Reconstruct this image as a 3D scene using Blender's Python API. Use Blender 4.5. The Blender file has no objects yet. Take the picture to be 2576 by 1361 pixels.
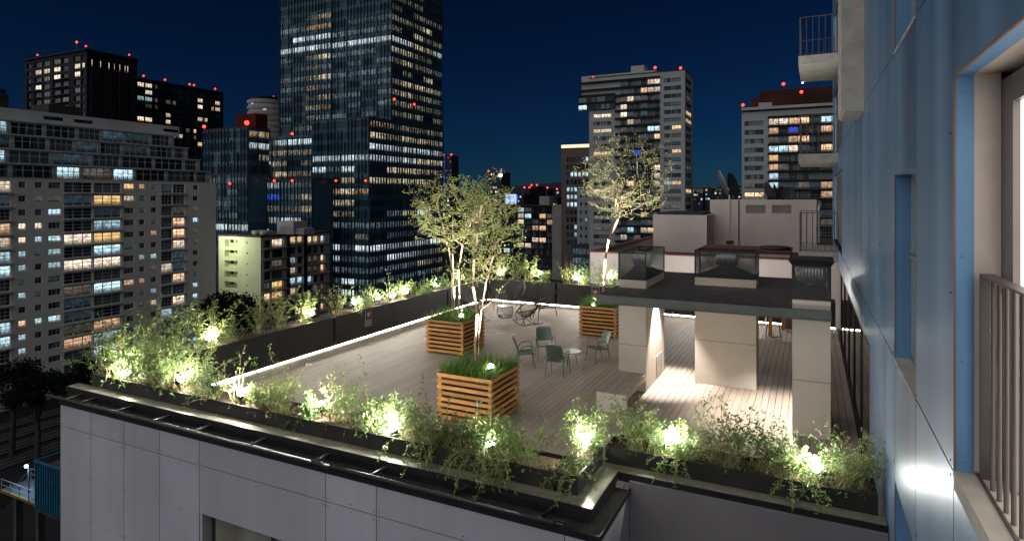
import bpy, math, random
import numpy as np
from mathutils import Vector, Matrix

SC = bpy.context.scene
COL = SC.collection
rad = math.radians

# ------------------------------------------------------------------ camera
CAM_H = 4.8
YAW = math.atan2(752.0, 1540.0)          # the terrace grid runs 26 degrees right of the lens axis
cam_data = bpy.data.cameras.new('camera')
cam = bpy.data.objects.new('camera', cam_data)
COL.objects.link(cam)
cam.location = (0, 0, CAM_H)
cam.rotation_euler = (rad(90), 0, YAW)
cam_data.lens = 36.0 * 1540.0 / 2576.0
cam_data.shift_y = -(680.5 - 496.0) / 2576.0
cam_data.clip_start = 0.05
cam_data.clip_end = 6000
SC.camera = cam

# ------------------------------------------------------------------ night sky (moonlit air) and soft city glow
SUN_DIR = Vector((-0.42, -0.72, 0.55)).normalized()      # towards the light
world = bpy.data.worlds.new('World')
SC.world = world
world.use_nodes = True
wn = world.node_tree
bg = wn.nodes['Background']
sky = wn.nodes.new('ShaderNodeTexSky')
sky.sky_type = 'NISHITA'
sky.sun_disc = False
sky.sun_elevation = math.asin(SUN_DIR.z)
sky.sun_rotation = math.atan2(SUN_DIR.x, SUN_DIR.y)
sky.altitude = 2200
tint = wn.nodes.new('ShaderNodeMix')
tint.data_type = 'RGBA'
tint.blend_type = 'MULTIPLY'
tint.inputs[0].default_value = 1.0
tint.inputs[7].default_value = (0.10, 0.40, 0.80, 1)
wn.links.new(sky.outputs[0], tint.inputs[6])
gam = wn.nodes.new('ShaderNodeGamma')
gam.inputs[1].default_value = 1.35
wn.links.new(tint.outputs[2], gam.inputs[0])
bal = wn.nodes.new('ShaderNodeMix')
bal.data_type = 'RGBA'
bal.blend_type = 'MULTIPLY'
bal.inputs[0].default_value = 1.0
bal.inputs[7].default_value = (1.6, 1.0, 0.82, 1)
wn.links.new(gam.outputs[0], bal.inputs[6])
wn.links.new(bal.outputs[2], bg.inputs[0])
bg.inputs[1].default_value = 0.0068

sun_data = bpy.data.lights.new('city_glow', 'SUN')
sun_data.energy = 2.4
sun_data.angle = rad(130)
sun_data.color = (1.0, 0.96, 0.93)
sun = bpy.data.objects.new('city_glow', sun_data)
COL.objects.link(sun)
sun.rotation_euler = SUN_DIR.to_track_quat('Z', 'Y').to_euler()

SC.view_settings.view_transform = 'Standard'
SC.view_settings.look = 'None'
SC.view_settings.gamma = 1
SC.view_settings.exposure = 0.0
SC.view_settings.use_curve_mapping = False
SC.render.engine = 'CYCLES'
SC.cycles.use_denoising = True
SC.cycles.max_bounces = 6
SC.cycles.transparent_max_bounces = 12
SC.cycles.sample_clamp_indirect = 4.0
SC.cycles.use_light_tree = True

# ------------------------------------------------------------------ survey helpers (photo measurements -> metres)
FX, FY = -math.sin(YAW), math.cos(YAW)
RX, RY = math.cos(YAW), math.sin(YAW)
def ray(px, py):
    u = (px - 1288.0) / 1540.0
    return Vector((FX + RX * u, FY + RY * u, (496.0 - py) / 1540.0))
def on_x(px, py, x):
    d = ray(px, py); t = x / d.x
    return Vector((x, d.y * t, CAM_H + d.z * t))
def on_y(px, py, y):
    d = ray(px, py); t = y / d.y
    return Vector((d.x * t, y, CAM_H + d.z * t))
def on_z(px, py, z):
    d = ray(px, py); t = (z - CAM_H) / d.z
    return Vector((d.x * t, d.y * t, z))
def at_d(px, py, t):
    d = ray(px, py)
    return Vector((d.x * t, d.y * t, CAM_H + d.z * t))

GROUND = -36.0

# ------------------------------------------------------------------ mesh + object helpers
WM = {}
class MB:
    def __init__(s):
        s.v = []; s.f = []; s.m = []
    def add(s, vs, fs, mi=0):
        n = len(s.v)
        s.v += [tuple(p) for p in vs]
        s.f += [tuple(i + n for i in f) for f in fs]
        s.m += [mi] * len(fs)
    def box(s, x0, y0, z0, x1, y1, z1, mi=0):
        s.add([(x0,y0,z0),(x1,y0,z0),(x1,y1,z0),(x0,y1,z0),(x0,y0,z1),(x1,y0,z1),(x1,y1,z1),(x0,y1,z1)],
              [(0,3,2,1),(4,5,6,7),(0,1,5,4),(1,2,6,5),(2,3,7,6),(3,0,4,7)], mi)
        return s
    def bar(s, p, q, w, h, mi=0, up=(0,0,1)):
        p = Vector(p); q = Vector(q); d = (q - p).normalized(); up = Vector(up)
        if abs(d.dot(up)) > 0.99: up = Vector((1,0,0))
        a = d.cross(up).normalized() * (w / 2); b = a.cross(d).normalized() * (h / 2)
        vs = [p-a-b, p+a-b, p+a+b, p-a+b, q-a-b, q+a-b, q+a+b, q-a+b]
        s.add(vs, [(0,1,2,3),(7,6,5,4),(0,4,5,1),(1,5,6,2),(2,6,7,3),(3,7,4,0)], mi)
        return s
    def quad(s, a, b, c, d, mi=0):
        s.add([a,b,c,d], [(0,1,2,3)], mi); return s
    def tube(s, pts, r, n=6, closed=False, mi=0):
        pts = [Vector(p) for p in pts]; k = len(pts)
        rs = r if isinstance(r, (list, tuple)) else [r] * k
        base = len(s.v); ref = Vector((0.13, 0.21, 0.97))
        for i, p in enumerate(pts):
            if closed: d = pts[(i+1) % k] - pts[(i-1) % k]
            else: d = pts[min(i+1, k-1)] - pts[max(i-1, 0)]
            d = d.normalized() if d.length > 1e-9 else Vector((0,0,1))
            if abs(d.dot(ref)) > 0.97: rr = Vector((1,0,0))
            else: rr = ref
            a = d.cross(rr).normalized(); b = d.cross(a)
            for j in range(n):
                t = 2 * math.pi * j / n
                q = p + (a * math.cos(t) + b * math.sin(t)) * rs[i]
                s.v.append(tuple(q))
        for i in range(k if closed else k - 1):
            i2 = (i + 1) % k
            for j in range(n):
                j2 = (j + 1) % n
                s.f.append((base+i*n+j, base+i*n+j2, base+i2*n+j2, base+i2*n+j)); s.m.append(mi)
        if not closed:
            s.f.append(tuple(base+j for j in range(n))); s.m.append(mi)
            s.f.append(tuple(base+(k-1)*n+j for j in reversed(range(n)))); s.m.append(mi)
        return s
    def lathe(s, prof, c=(0,0,0), n=20, axis='z', mi=0):
        base = len(s.v); c = Vector(c)
        for (r, h) in prof:
            for j in range(n):
                t = 2*math.pi*j/n
                if axis == 'z': q = (c.x+r*math.cos(t), c.y+r*math.sin(t), c.z+h)
                elif axis == 'x': q = (c.x+h, c.y+r*math.cos(t), c.z+r*math.sin(t))
                else: q = (c.x+r*math.cos(t), c.y+h, c.z+r*math.sin(t))
                s.v.append(q)
        for i in range(len(prof)-1):
            for j in range(n):
                j2 = (j+1) % n
                s.f.append((base+i*n+j, base+i*n+j2, base+(i+1)*n+j2, base+(i+1)*n+j)); s.m.append(mi)
        for i in (0, len(prof)-1):
            s.f.append(tuple(base+i*n+j for j in range(n))); s.m.append(mi)
        return s
    def mesh(s, name, mats, smooth=False):
        me = bpy.data.meshes.new(name)
        me.from_pydata(s.v, [], s.f)
        for m in (mats if isinstance(mats, (list, tuple)) else [mats]): me.materials.append(m)
        if any(s.m): me.polygons.foreach_set('material_index', s.m)
        if smooth: me.polygons.foreach_set('use_smooth', [True] * len(s.f))
        me.update()
        return me
    def build(s, name, mats, parent=None, smooth=False, world=True):
        return put(s.mesh(name, mats, smooth), name, parent, world=world)

def put(me, name, parent=None, loc=(0,0,0), rz=0.0, sc=(1,1,1), world=True, rot=None):
    o = bpy.data.objects.new(name, me)
    COL.objects.link(o)
    o.location = loc; o.scale = sc
    o.rotation_euler = rot if rot else (0, 0, rz)
    B = Matrix.LocRotScale(Vector(loc), o.rotation_euler, Vector(sc))
    if parent is not None:
        o.parent = parent
        P = WM[parent.name]
        if world:
            o.matrix_parent_inverse = P.inverted(); WM[o.name] = B
        else:
            WM[o.name] = P @ B
    else:
        WM[o.name] = B
    return o
def tag(o, label, cat=None, group=None, kind=None):
    if label: o['label'] = label
    if cat: o['category'] = cat
    if group: o['group'] = group
    if kind: o['kind'] = kind
    return o
def thing(name, label, cat, loc=(0,0,0), rz=0.0, group=None, sc=(1,1,1)):
    o = put(None, name, None, loc, rz, sc)
    o.empty_display_size = 0.2
    return tag(o, label, cat, group)
def structure(o, label=None):
    o['kind'] = 'structure'
    if label: o['label'] = label
    return o

UNIT = {}
def unit_box(mat):
    if mat.name not in UNIT:
        UNIT[mat.name] = MB().box(-.5,-.5,-.5,.5,.5,.5).mesh('box_' + mat.name, mat)
    return UNIT[mat.name]
def boxo(name, mat, x0, y0, z0, x1, y1, z1, parent=None):
    return put(unit_box(mat), name, parent, ((x0+x1)/2,(y0+y1)/2,(z0+z1)/2), 0, (abs(x1-x0),abs(y1-y0),abs(z1-z0)))

# ------------------------------------------------------------------ materials
def nodes(name):
    m = bpy.data.materials.new(name); m.use_nodes = True
    nt = m.node_tree; b = nt.nodes['Principled BSDF']
    return m, nt, b
def N(nt, t, **k):
    n = nt.nodes.new(t)
    for a, v in k.items(): setattr(n, a, v)
    return n
def math_node(nt, op, a, b=None, clamp=False):
    n = N(nt, 'ShaderNodeMath', operation=op, use_clamp=clamp)
    for i, v in enumerate((a, b)):
        if v is None: continue
        if isinstance(v, (int, float)): n.inputs[i].default_value = v
        else: nt.links.new(v, n.inputs[i])
    return n.outputs[0]
def mapped(nt, scale=(1,1,1), src='pos'):
    if src == 'pos':
        g = N(nt, 'ShaderNodeNewGeometry').outputs['Position']
    else:
        g = N(nt, 'ShaderNodeTexCoord').outputs['Generated' if src == 'gen' else 'Object']
    mp = N(nt, 'ShaderNodeMapping'); mp.inputs['Scale'].default_value = scale
    nt.links.new(g, mp.inputs[0])
    return mp.outputs[0]
def noise(nt, vec, scale=1.0, detail=4.0, rough=0.55):
    n = N(nt, 'ShaderNodeTexNoise'); n.inputs['Scale'].default_value = scale
    n.inputs['Detail'].default_value = detail; n.inputs['Roughness'].default_value = rough
    nt.links.new(vec, n.inputs['Vector'])
    return n.outputs['Fac']
def ramp(nt, fac, stops):
    r = N(nt, 'ShaderNodeValToRGB')
    while len(r.color_ramp.elements) < len(stops): r.color_ramp.elements.new(0.5)
    for e, (p, c) in zip(r.color_ramp.elements, stops):
        e.position = p; e.color = (c[0], c[1], c[2], 1)
    nt.links.new(fac, r.inputs[0])
    return r.outputs[0]
def surf(name, col, rough=0.6, metal=0.0, var=0.15, scale=2.0, stretch=(1,1,1), bump=0.0, bscale=40.0,
         rand=0.0, spec=0.3, rvar=0.0, col2=None, src='pos', trans=0.0):
    """surface with mottled colour, optional fine relief and per-object variation"""
    m, nt, b = nodes(name)
    v = mapped(nt, stretch, src)
    f = noise(nt, v, scale, 5.0, 0.6)
    lo = tuple(max(0, c * (1 - var)) for c in col) if col2 is None else col2
    hi = tuple(c * (1 + var) for c in col)
    c = ramp(nt, f, [(0.3, lo), (0.7, hi)])
    if rand:
        oi = N(nt, 'ShaderNodeObjectInfo')
        k = math_node(nt, 'MULTIPLY_ADD', oi.outputs['Random'], 2 * rand); 
        k.node.inputs[2].default_value = 1 - rand
        mx = N(nt, 'ShaderNodeVectorMath', operation='SCALE')
        nt.links.new(c, mx.inputs[0]); nt.links.new(k, mx.inputs['Scale'])
        c = mx.outputs[0]
    nt.links.new(c, b.inputs['Base Color'])
    b.inputs['Roughness'].default_value = rough
    b.inputs['Metallic'].default_value = metal
    b.inputs['Specular IOR Level'].default_value = spec
    if rvar:
        rr = math_node(nt, 'MULTIPLY_ADD', f, 2 * rvar); rr.node.inputs[2].default_value = rough - rvar
        nt.links.new(rr, b.inputs['Roughness'])
    if bump:
        bn = N(nt, 'ShaderNodeBump'); bn.inputs['Strength'].default_value = bump; bn.inputs['Distance'].default_value = 0.01
        nt.links.new(noise(nt, v, bscale, 3.0), bn.inputs['Height'])
        nt.links.new(bn.outputs[0], b.inputs['Normal'])
    if trans:
        b.inputs['Transmission Weight'].default_value = trans
    return m
def leafy(name, col, col2, transl=0.45, rough=0.45):
    m, nt, b = nodes(name)
    v = mapped(nt, (1,1,1), 'obj')
    c = ramp(nt, noise(nt, v, 9.0, 3.0), [(0.3, col2), (0.7, col)])
    nt.links.new(c, b.inputs['Base Color']); b.inputs['Roughness'].default_value = rough
    if rough > .9: b.inputs['Specular IOR Level'].default_value = 0.0
    t = N(nt, 'ShaderNodeBsdfTranslucent'); nt.links.new(c, t.inputs[0])
    mx = N(nt, 'ShaderNodeMixShader'); mx.inputs[0].default_value = transl
    nt.links.new(b.outputs[0], mx.inputs[1]); nt.links.new(t.outputs[0], mx.inputs[2])
    nt.links.new(mx.outputs[0], nt.nodes['Material Output'].inputs[0])
    return m
def glow(name, col, strength, sample=False):
    m, nt, b = nodes(name)
    b.inputs['Base Color'].default_value = (0.02, 0.02, 0.02, 1)
    b.inputs['Emission Color'].default_value = (*col, 1)
    b.inputs['Emission Strength'].default_value = strength
    if not sample: m.cycles.emission_sampling = 'NONE'
    return m
def lit_window(name, col, strength, dark=0.35, sx=5.0, sz=2.5, floor=0.25):
    """a lit room behind glass: curtains, shelves, people-height clutter, different in each window"""
    m, nt, b = nodes(name)
    tc = N(nt, 'ShaderNodeTexCoord'); oi = N(nt, 'ShaderNodeObjectInfo')
    off = N(nt, 'ShaderNodeCombineXYZ')
    nt.links.new(math_node(nt, 'MULTIPLY', oi.outputs['Random'], 91.7), off.inputs[0])
    nt.links.new(math_node(nt, 'MULTIPLY', oi.outputs['Random'], 37.3), off.inputs[1])
    mp = N(nt, 'ShaderNodeMapping'); mp.inputs['Scale'].default_value = (sx, 1, sz)
    nt.links.new(tc.outputs['Generated'], mp.inputs[0])
    ad = N(nt, 'ShaderNodeVectorMath', operation='ADD')
    nt.links.new(mp.outputs[0], ad.inputs[0]); nt.links.new(off.outputs[0], ad.inputs[1])
    vo = N(nt, 'ShaderNodeTexVoronoi'); vo.distance = 'CHEBYCHEV'; vo.inputs['Scale'].default_value = 1.3
    nt.links.new(ad.outputs[0], vo.inputs['Vector'])
    sep = N(nt, 'ShaderNodeSeparateColor'); nt.links.new(vo.outputs['Color'], sep.inputs[0])
    blocks = math_node(nt, 'MULTIPLY_ADD', sep.outputs[0], 1 - dark); blocks.node.inputs[2].default_value = dark
    nz = noise(nt, ad.outputs[0], 3.2, 4.0)
    k = math_node(nt, 'MULTIPLY', blocks, math_node(nt, 'MULTIPLY', nz, 2.0))
    sz_ = N(nt, 'ShaderNodeSeparateXYZ'); nt.links.new(tc.outputs['Generated'], sz_.inputs[0])
    clutter = math_node(nt, 'GREATER_THAN', math_node(nt, 'ADD', sz_.outputs[2], math_node(nt, 'MULTIPLY', nz, -0.55)), floor - 0.28)
    k = math_node(nt, 'MULTIPLY', k, math_node(nt, 'MULTIPLY_ADD', clutter, 0.75)); 
    k.node.inputs[1].links[0].from_node.inputs[2].default_value = 0.25
    per = math_node(nt, 'MULTIPLY_ADD', oi.outputs['Random'], 0.9); per.node.inputs[2].default_value = 0.45
    st = math_node(nt, 'MULTIPLY', math_node(nt, 'MULTIPLY', k, per), strength)
    c = ramp(nt, sep.outputs[1], [(0.15, tuple(x * y for x, y in zip(col, (1.0, 0.86, 0.72)))), (0.85, col)])
    nt.links.new(c, b.inputs['Emission Color']); nt.links.new(st, b.inputs['Emission Strength'])
    b.inputs['Base Color'].default_value = (0.02, 0.022, 0.025, 1); b.inputs['Roughness'].default_value = 0.12; b.inputs['Specular IOR Level'].default_value = 0.1
    m.cycles.emission_sampling = 'NONE'
    return m
def dark_window(name, col, curtain, rough=0.08, amount=0.5):
    """unlit pane: some bays show pale curtains behind the glass"""
    m, nt, b = nodes(name)
    tc = N(nt, 'ShaderNodeTexCoord'); oi = N(nt, 'ShaderNodeObjectInfo')
    s = N(nt, 'ShaderNodeSeparateXYZ'); nt.links.new(tc.outputs['Generated'], s.inputs[0])
    x = math_node(nt, 'ADD', math_node(nt, 'MULTIPLY', s.outputs[0], 2.5), math_node(nt, 'MULTIPLY', oi.outputs['Random'], 77.0))
    wn_ = N(nt, 'ShaderNodeTexWhiteNoise', noise_dimensions='1D')
    nt.links.new(math_node(nt, 'FLOOR', x), wn_.inputs['W'])
    has = math_node(nt, 'LESS_THAN', wn_.outputs['Value'], amount)
    fold = math_node(nt, 'SINE', math_node(nt, 'MULTIPLY', x, 40.0))
    k = math_node(nt, 'MULTIPLY', has, math_node(nt, 'MULTIPLY_ADD', fold, 0.12)); k.node.inputs[1].links[0].from_node.inputs[2].default_value = 0.8
    c = ramp(nt, k, [(0.0, col), (1.0, curtain)])
    nt.links.new(c, b.inputs['Base Color'])
    b.inputs['Roughness'].default_value = rough
    b.inputs['Specular IOR Level'].default_value = 0.12
    return m

M = {}
def weathered_panel():
    m, nt, b = nodes('facade_panel_grey')
    f = noise(nt, mapped(nt, (0.5, 1, 0.3)), 1.0, 3.0, 0.5)
    st = noise(nt, mapped(nt, (4.0, 1, 0.13)), 1.0, 5.0, 0.65)
    c = ramp(nt, f, [(0.3, (0.265, 0.265, 0.30)), (0.7, (0.33, 0.33, 0.37))])
    g = N(nt, 'ShaderNodeMix'); g.data_type = 'RGBA'; g.blend_type = 'MULTIPLY'; g.inputs[0].default_value = 0.16
    nt.links.new(c, g.inputs[6]); nt.links.new(ramp(nt, st, [(0.36, (0.62, 0.61, 0.60)), (0.56, (1, 1, 1))]), g.inputs[7])
    oi = N(nt, 'ShaderNodeObjectInfo'); k = math_node(nt, 'MULTIPLY_ADD', oi.outputs['Random'], 0.16); k.node.inputs[2].default_value = 0.95
    mx = N(nt, 'ShaderNodeVectorMath', operation='SCALE'); nt.links.new(g.outputs[2], mx.inputs[0]); nt.links.new(k, mx.inputs['Scale'])
    nt.links.new(mx.outputs[0], b.inputs['Base Color']); b.inputs['Roughness'].default_value = 0.45; b.inputs['Specular IOR Level'].default_value = 0.3
    return m
M['panel'] = weathered_panel()
M['panel_side'] = surf('facade_panel_side', (0.30, 0.30, 0.31), 0.5, 0, 0.1, 1.0, (1,1,0.3))
M['stucco'] = surf('mauve_stucco', (0.15, 0.14, 0.147), 0.85, 0, 0.10, 0.8, (1,1,0.5), bump=0.15, bscale=120)  # base colour lowered to carry the shade of the recess
M['joint'] = surf('joint_black', (0.01, 0.01, 0.012), 0.8, spec=0.06)
M['black'] = surf('black_steel', (0.014, 0.014, 0.016), 0.38, 0.0, 0.25, 3.0, rvar=0.1, spec=0.22)
M['black_rough'] = surf('black_steel_rough', (0.03, 0.027, 0.025), 0.75, 0, 0.35, 8.0, bump=0.15, bscale=90, spec=0.06)
M['coping'] = surf('coping_steel', (0.26, 0.25, 0.19), 0.36, 0.45, 0.35, 3.5, (1,1,1), rvar=0.14, bump=0.06, bscale=30)
M['trough'] = surf('planter_steel', (0.030, 0.029, 0.027), 0.5, 0.2, 0.25, 1.2, rvar=0.1, spec=0.15)
M['soil'] = surf('soil', (0.075, 0.045, 0.028), 0.95, 0, 0.5, 18, bump=0.9, bscale=50)
M['deck'] = surf('deck_composite', (0.265, 0.217, 0.172), 0.62, 0, 0.10, 3.0, (1,0.22,1), rand=0.10, bump=0.12, bscale=60)
M['deck_far'] = surf('deck_composite_far', (0.265, 0.217, 0.172), 0.62, 0, 0.12, 3.0, (1.6,0.22,1), bump=0.12, bscale=60)
M['void'] = surf('void_dark', (0.012, 0.011, 0.01), 0.9, spec=0.06)
M['pebble'] = surf('white_pebble', (0.55, 0.53, 0.48), 0.7, 0, 0.3, 25)
M['plaster'] = surf('column_plaster', (0.46, 0.41, 0.345), 0.75, 0, 0.06, 1.2, bump=0.05, bscale=150)
M['concrete'] = surf('balcony_concrete', (0.30, 0.285, 0.25), 0.8, 0, 0.2, 3.0, bump=0.2, bscale=60)
M['beige'] = surf('neighbour_plaster', (0.47, 0.41, 0.38), 0.85, 0, 0.14, 0.35, (1,1,0.25), bump=0.1, bscale=60)
M['redcap'] = surf('red_waterproofing', (0.10, 0.03, 0.026), 0.8, 0, 0.3, 2)
M['roofdark'] = surf('dark_roofing', (0.035, 0.033, 0.033), 0.9, 0, 0.3, 1, spec=0.06)
def blue_cladding():
    m, nt, b = nodes('blue_panel')
    v = mapped(nt, (1, 1.3, 0.07)); f = noise(nt, v, 1.0, 1.5, 0.5)
    dirt = noise(nt, mapped(nt, (1, 9.0, 0.22)), 1.0, 4.0, 0.6)
    c = ramp(nt, f, [(0.3, (0.052, 0.10, 0.165)), (0.7, (0.125, 0.235, 0.37))])
    g = N(nt, 'ShaderNodeMix'); g.data_type = 'RGBA'; g.blend_type = 'MULTIPLY'; g.inputs[0].default_value = 0.16
    nt.links.new(c, g.inputs[6]); nt.links.new(ramp(nt, dirt, [(0.35, (0.6, 0.6, 0.58)), (0.6, (1, 1, 1))]), g.inputs[7])
    nt.links.new(g.outputs[2], b.inputs['Base Color'])
    b.inputs['Roughness'].default_value = 0.30; b.inputs['Metallic'].default_value = 0.25
    rr = math_node(nt, 'MULTIPLY_ADD', f, 0.12); rr.node.inputs[2].default_value = 0.30
    nt.links.new(rr, b.inputs['Roughness'])
    return m
M['blue'] = blue_cladding()
M['blue_edge'] = surf('panel_edge_brown', (0.17, 0.11, 0.075), 0.8)
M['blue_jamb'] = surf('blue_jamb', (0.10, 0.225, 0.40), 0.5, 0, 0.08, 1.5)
M['cream'] = surf('cream_render', (0.46, 0.40, 0.36), 0.85, 0, 0.05, 8, bump=0.2, bscale=200)
M['bronze'] = surf('bronze_railing', (0.07, 0.058, 0.055), 0.45, 0.3, 0.15, 4)
M['alu'] = surf('window_aluminium', (0.16, 0.145, 0.14), 0.4, 0.4, 0.1, 4)
M['dkframe'] = surf('dark_frame', (0.035, 0.033, 0.036), 0.45, 0.2, spec=0.15)
M['wood'] = surf('planter_wood', (0.42, 0.20, 0.055), 0.55, 0, 0.32, 3.0, (1.0,1.0,9.0), rand=0.22, bump=0.1, bscale=30)
M['woodin'] = surf('planter_liner', (0.03, 0.022, 0.016), 0.9, spec=0.06)
M['chairgreen'] = surf('chair_sage_paint', (0.085, 0.112, 0.085), 0.33, 0.1, 0.06, 6, spec=0.6)
M['cord'] = surf('black_cord', (0.02, 0.02, 0.021), 0.5, spec=0.2)
M['tabletop'] = surf('sage_tabletop', (0.22, 0.25, 0.21), 0.35, 0, 0.05, 6)
M['steel'] = surf('galvanised_steel', (0.55, 0.55, 0.57), 0.3, 0.75, 0.15, 8)
M['slat'] = surf('canopy_slat', (0.052, 0.048, 0.048), 0.33, 0.1, 0.2, 2, spec=0.3)
M['fascia'] = surf('canopy_fascia', (0.05, 0.055, 0.05), 0.4, 0.1, 0.15, 2, spec=0.3)
M['bark'] = surf('bark', (0.24, 0.17, 0.115), 0.8, 0, 0.3, 14, (1,1,0.35), bump=0.4, bscale=40)
M['stem'] = surf('shrub_stem', (0.30, 0.24, 0.12), 0.8, 0, 0.3, 14)
M['leaf'] = leafy('shrub_leaf', (0.19, 0.29, 0.085), (0.085, 0.15, 0.04))
M['leaf_tree'] = leafy('tree_leaf', (0.27, 0.32, 0.085), (0.14, 0.185, 0.05))
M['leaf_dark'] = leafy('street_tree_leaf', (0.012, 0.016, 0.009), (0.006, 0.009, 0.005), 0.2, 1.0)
M['leaf2'] = leafy('shrub_leaf_yellow', (0.24, 0.29, 0.075), (0.13, 0.17, 0.045))
M['leaf3'] = leafy('shrub_leaf_deep', (0.09, 0.17, 0.045), (0.045, 0.10, 0.025))
M['grass'] = leafy('planter_grass', (0.17, 0.29, 0.06), (0.08, 0.16, 0.035))
M['flower'] = surf('yellow_petal', (0.75, 0.55, 0.03), 0.6)
M['led'] = glow('led_strip', (1.0, 0.95, 0.80), 19.0, True)
M['lens'] = glow('spot_lens', (1.0, 0.97, 0.86), 60.0)
M['lens_soft'] = glow('downlight_lens', (1.0, 0.95, 0.88), 30.0)
M['beacon'] = glow('red_beacon', (1.0, 0.03, 0.015), 7.0)
M['lampblue'] = glow('cold_lamp', (0.55, 0.8, 1.0), 12.0)
M['asphalt'] = surf('street_asphalt', (0.010, 0.011, 0.013), 0.85, 0, 0.4, 0.15, bump=0.1, bscale=8, spec=0.06)
# ---- panes
M['g_dark'] = dark_window('pane_dark', (0.010, 0.016, 0.020), (0.06, 0.085, 0.10), amount=0.35)
M['g_curtain'] = dark_window('pane_curtain', (0.016, 0.026, 0.032), (0.12, 0.145, 0.155), amount=0.75)
M['g_warm'] = lit_window('pane_warm', (1.0, 0.66, 0.42), 1.5)
M['g_amber'] = lit_window('pane_amber', (1.0, 0.70, 0.30), 1.3, 0.55)
M['g_white'] = lit_window('pane_white', (1.0, 0.86, 0.70), 1.5)
M['g_cool'] = lit_window('pane_cool', (0.52, 0.80, 1.0), 1.5)
M['g_dim'] = lit_window('pane_dim', (0.8, 0.72, 0.62), 0.16)
M['g_unlit_glow'] = lit_window('pane_unlit_glow', (0.28, 0.55, 0.75), 0.13)  # unlit panes, no lit room: weak emission stands for their bluish sheen
M['g_blue'] = lit_window('pane_blue', (0.05, 0.12, 1.0), 1.1)
M['o_cool'] = lit_window('office_cool', (0.68, 0.88, 1.0), 1.4, 0.25, 11.0, 2.0, 0.22)
M['o_warm'] = lit_window('office_warm', (1.0, 0.90, 0.68), 0.85, 0.12, 10.0, 2.0, 0.22)
M['o_amber'] = lit_window('office_amber', (1.0, 0.76, 0.46), 0.65, 0.10, 10.0, 2.0, 0.25)
M['o_dim'] = lit_window('office_dim', (0.46, 0.68, 0.82), 0.30, 0.1, 12.0, 2.0, 0.22)
M['o_dimw'] = lit_window('office_dim_warm', (0.85, 0.82, 0.66), 0.32, 0.05, 12.0, 2.0, 0.22)
M['o_dark'] = dark_window('office_dark', (0.010, 0.028, 0.042), (0.022, 0.052, 0.074), amount=0.5)
M['curtainwall'] = surf('curtain_wall', (0.024, 0.062, 0.095), 0.16, 0, 0.3, 0.05, (1,1,1), rvar=0.05, spec=0.12)
M['fin'] = surf('facade_fin', (0.012, 0.026, 0.038), 0.4, 0.0, spec=0.06)
M['res_left'] = surf('residential_concrete', (0.54, 0.53, 0.49), 0.85, 0, 0.10, 0.05, (1,1,0.4), bump=0.05, bscale=3, spec=0.1)
M['res_slab'] = surf('residential_slab', (0.42, 0.43, 0.43), 0.85, 0, 0.15, 0.2, spec=0.1)
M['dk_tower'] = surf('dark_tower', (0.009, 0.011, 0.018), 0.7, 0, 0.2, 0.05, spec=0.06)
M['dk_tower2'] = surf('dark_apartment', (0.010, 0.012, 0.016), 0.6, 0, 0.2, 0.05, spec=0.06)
M['dk_rib'] = surf('dark_tower_rib', (0.018, 0.018, 0.024), 0.7, spec=0.06)
M['wht_band'] = surf('white_band', (0.22, 0.21, 0.215), 0.8, 0, 0.1, 0.2)
M['mid_white'] = surf('lime_render', (0.56, 0.58, 0.40), 0.85, 0, 0.16, 0.12, (1,1,0.5), bump=0.03, bscale=3)
M['mid_grey'] = surf('grey_render', (0.24, 0.23, 0.22), 0.85, 0, 0.12, 0.2)
M['tall_white'] = surf('tall_white', (0.20, 0.21, 0.22), 0.8, 0, 0.10, 0.1, (1,1,0.5))
M['tall_black'] = surf('tall_black', (0.008, 0.009, 0.011), 0.5, spec=0.06)
M['slant'] = surf('taupe_render', (0.10, 0.085, 0.08), 0.85, 0, 0.1, 0.2, spec=0.06)
M['grid_dark'] = surf('grid_frame', (0.022, 0.022, 0.025), 0.7, spec=0.06)
M['far_dark'] = surf('far_dark', (0.018, 0.02, 0.03), 0.8, 0, 0.4, 0.1, spec=0.06)
M['red_roof'] = surf('red_roof_storey', (0.030, 0.013, 0.012), 0.8, 0, 0.4, 0.1, spec=0.06)
M['red_glow'] = surf('red_lit_plant_room', (0.06, 0.008, 0.008), 0.8, 0, 0.3, 0.1, spec=0.06)  # red light of the roof beacons put into the base colour
M['shedblue'] = surf('blue_corrugated', (0.012, 0.07, 0.13), 0.5, 0.2, 0.2, 2, spec=0.06)
M['rail'] = surf('galv_rail', (0.12, 0.13, 0.14), 0.4, 0.6, spec=0.06)
M['yellow'] = surf('yellow_edge', (0.12, 0.08, 0.02), 0.7, spec=0.06)
M['wall_grey'] = surf('boundary_wall_grey', (0.30, 0.30, 0.31), 0.9, 0, 0.3, 0.5, spec=0.05)
M['yard_concrete'] = surf('yard_concrete', (0.045, 0.045, 0.047), 0.9, 0, 0.3, 0.8, spec=0.05)
M['roofrust'] = surf('rusty_roofing', (0.06, 0.045, 0.04), 0.85, 0, 0.4, 0.8, spec=0.06)

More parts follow.
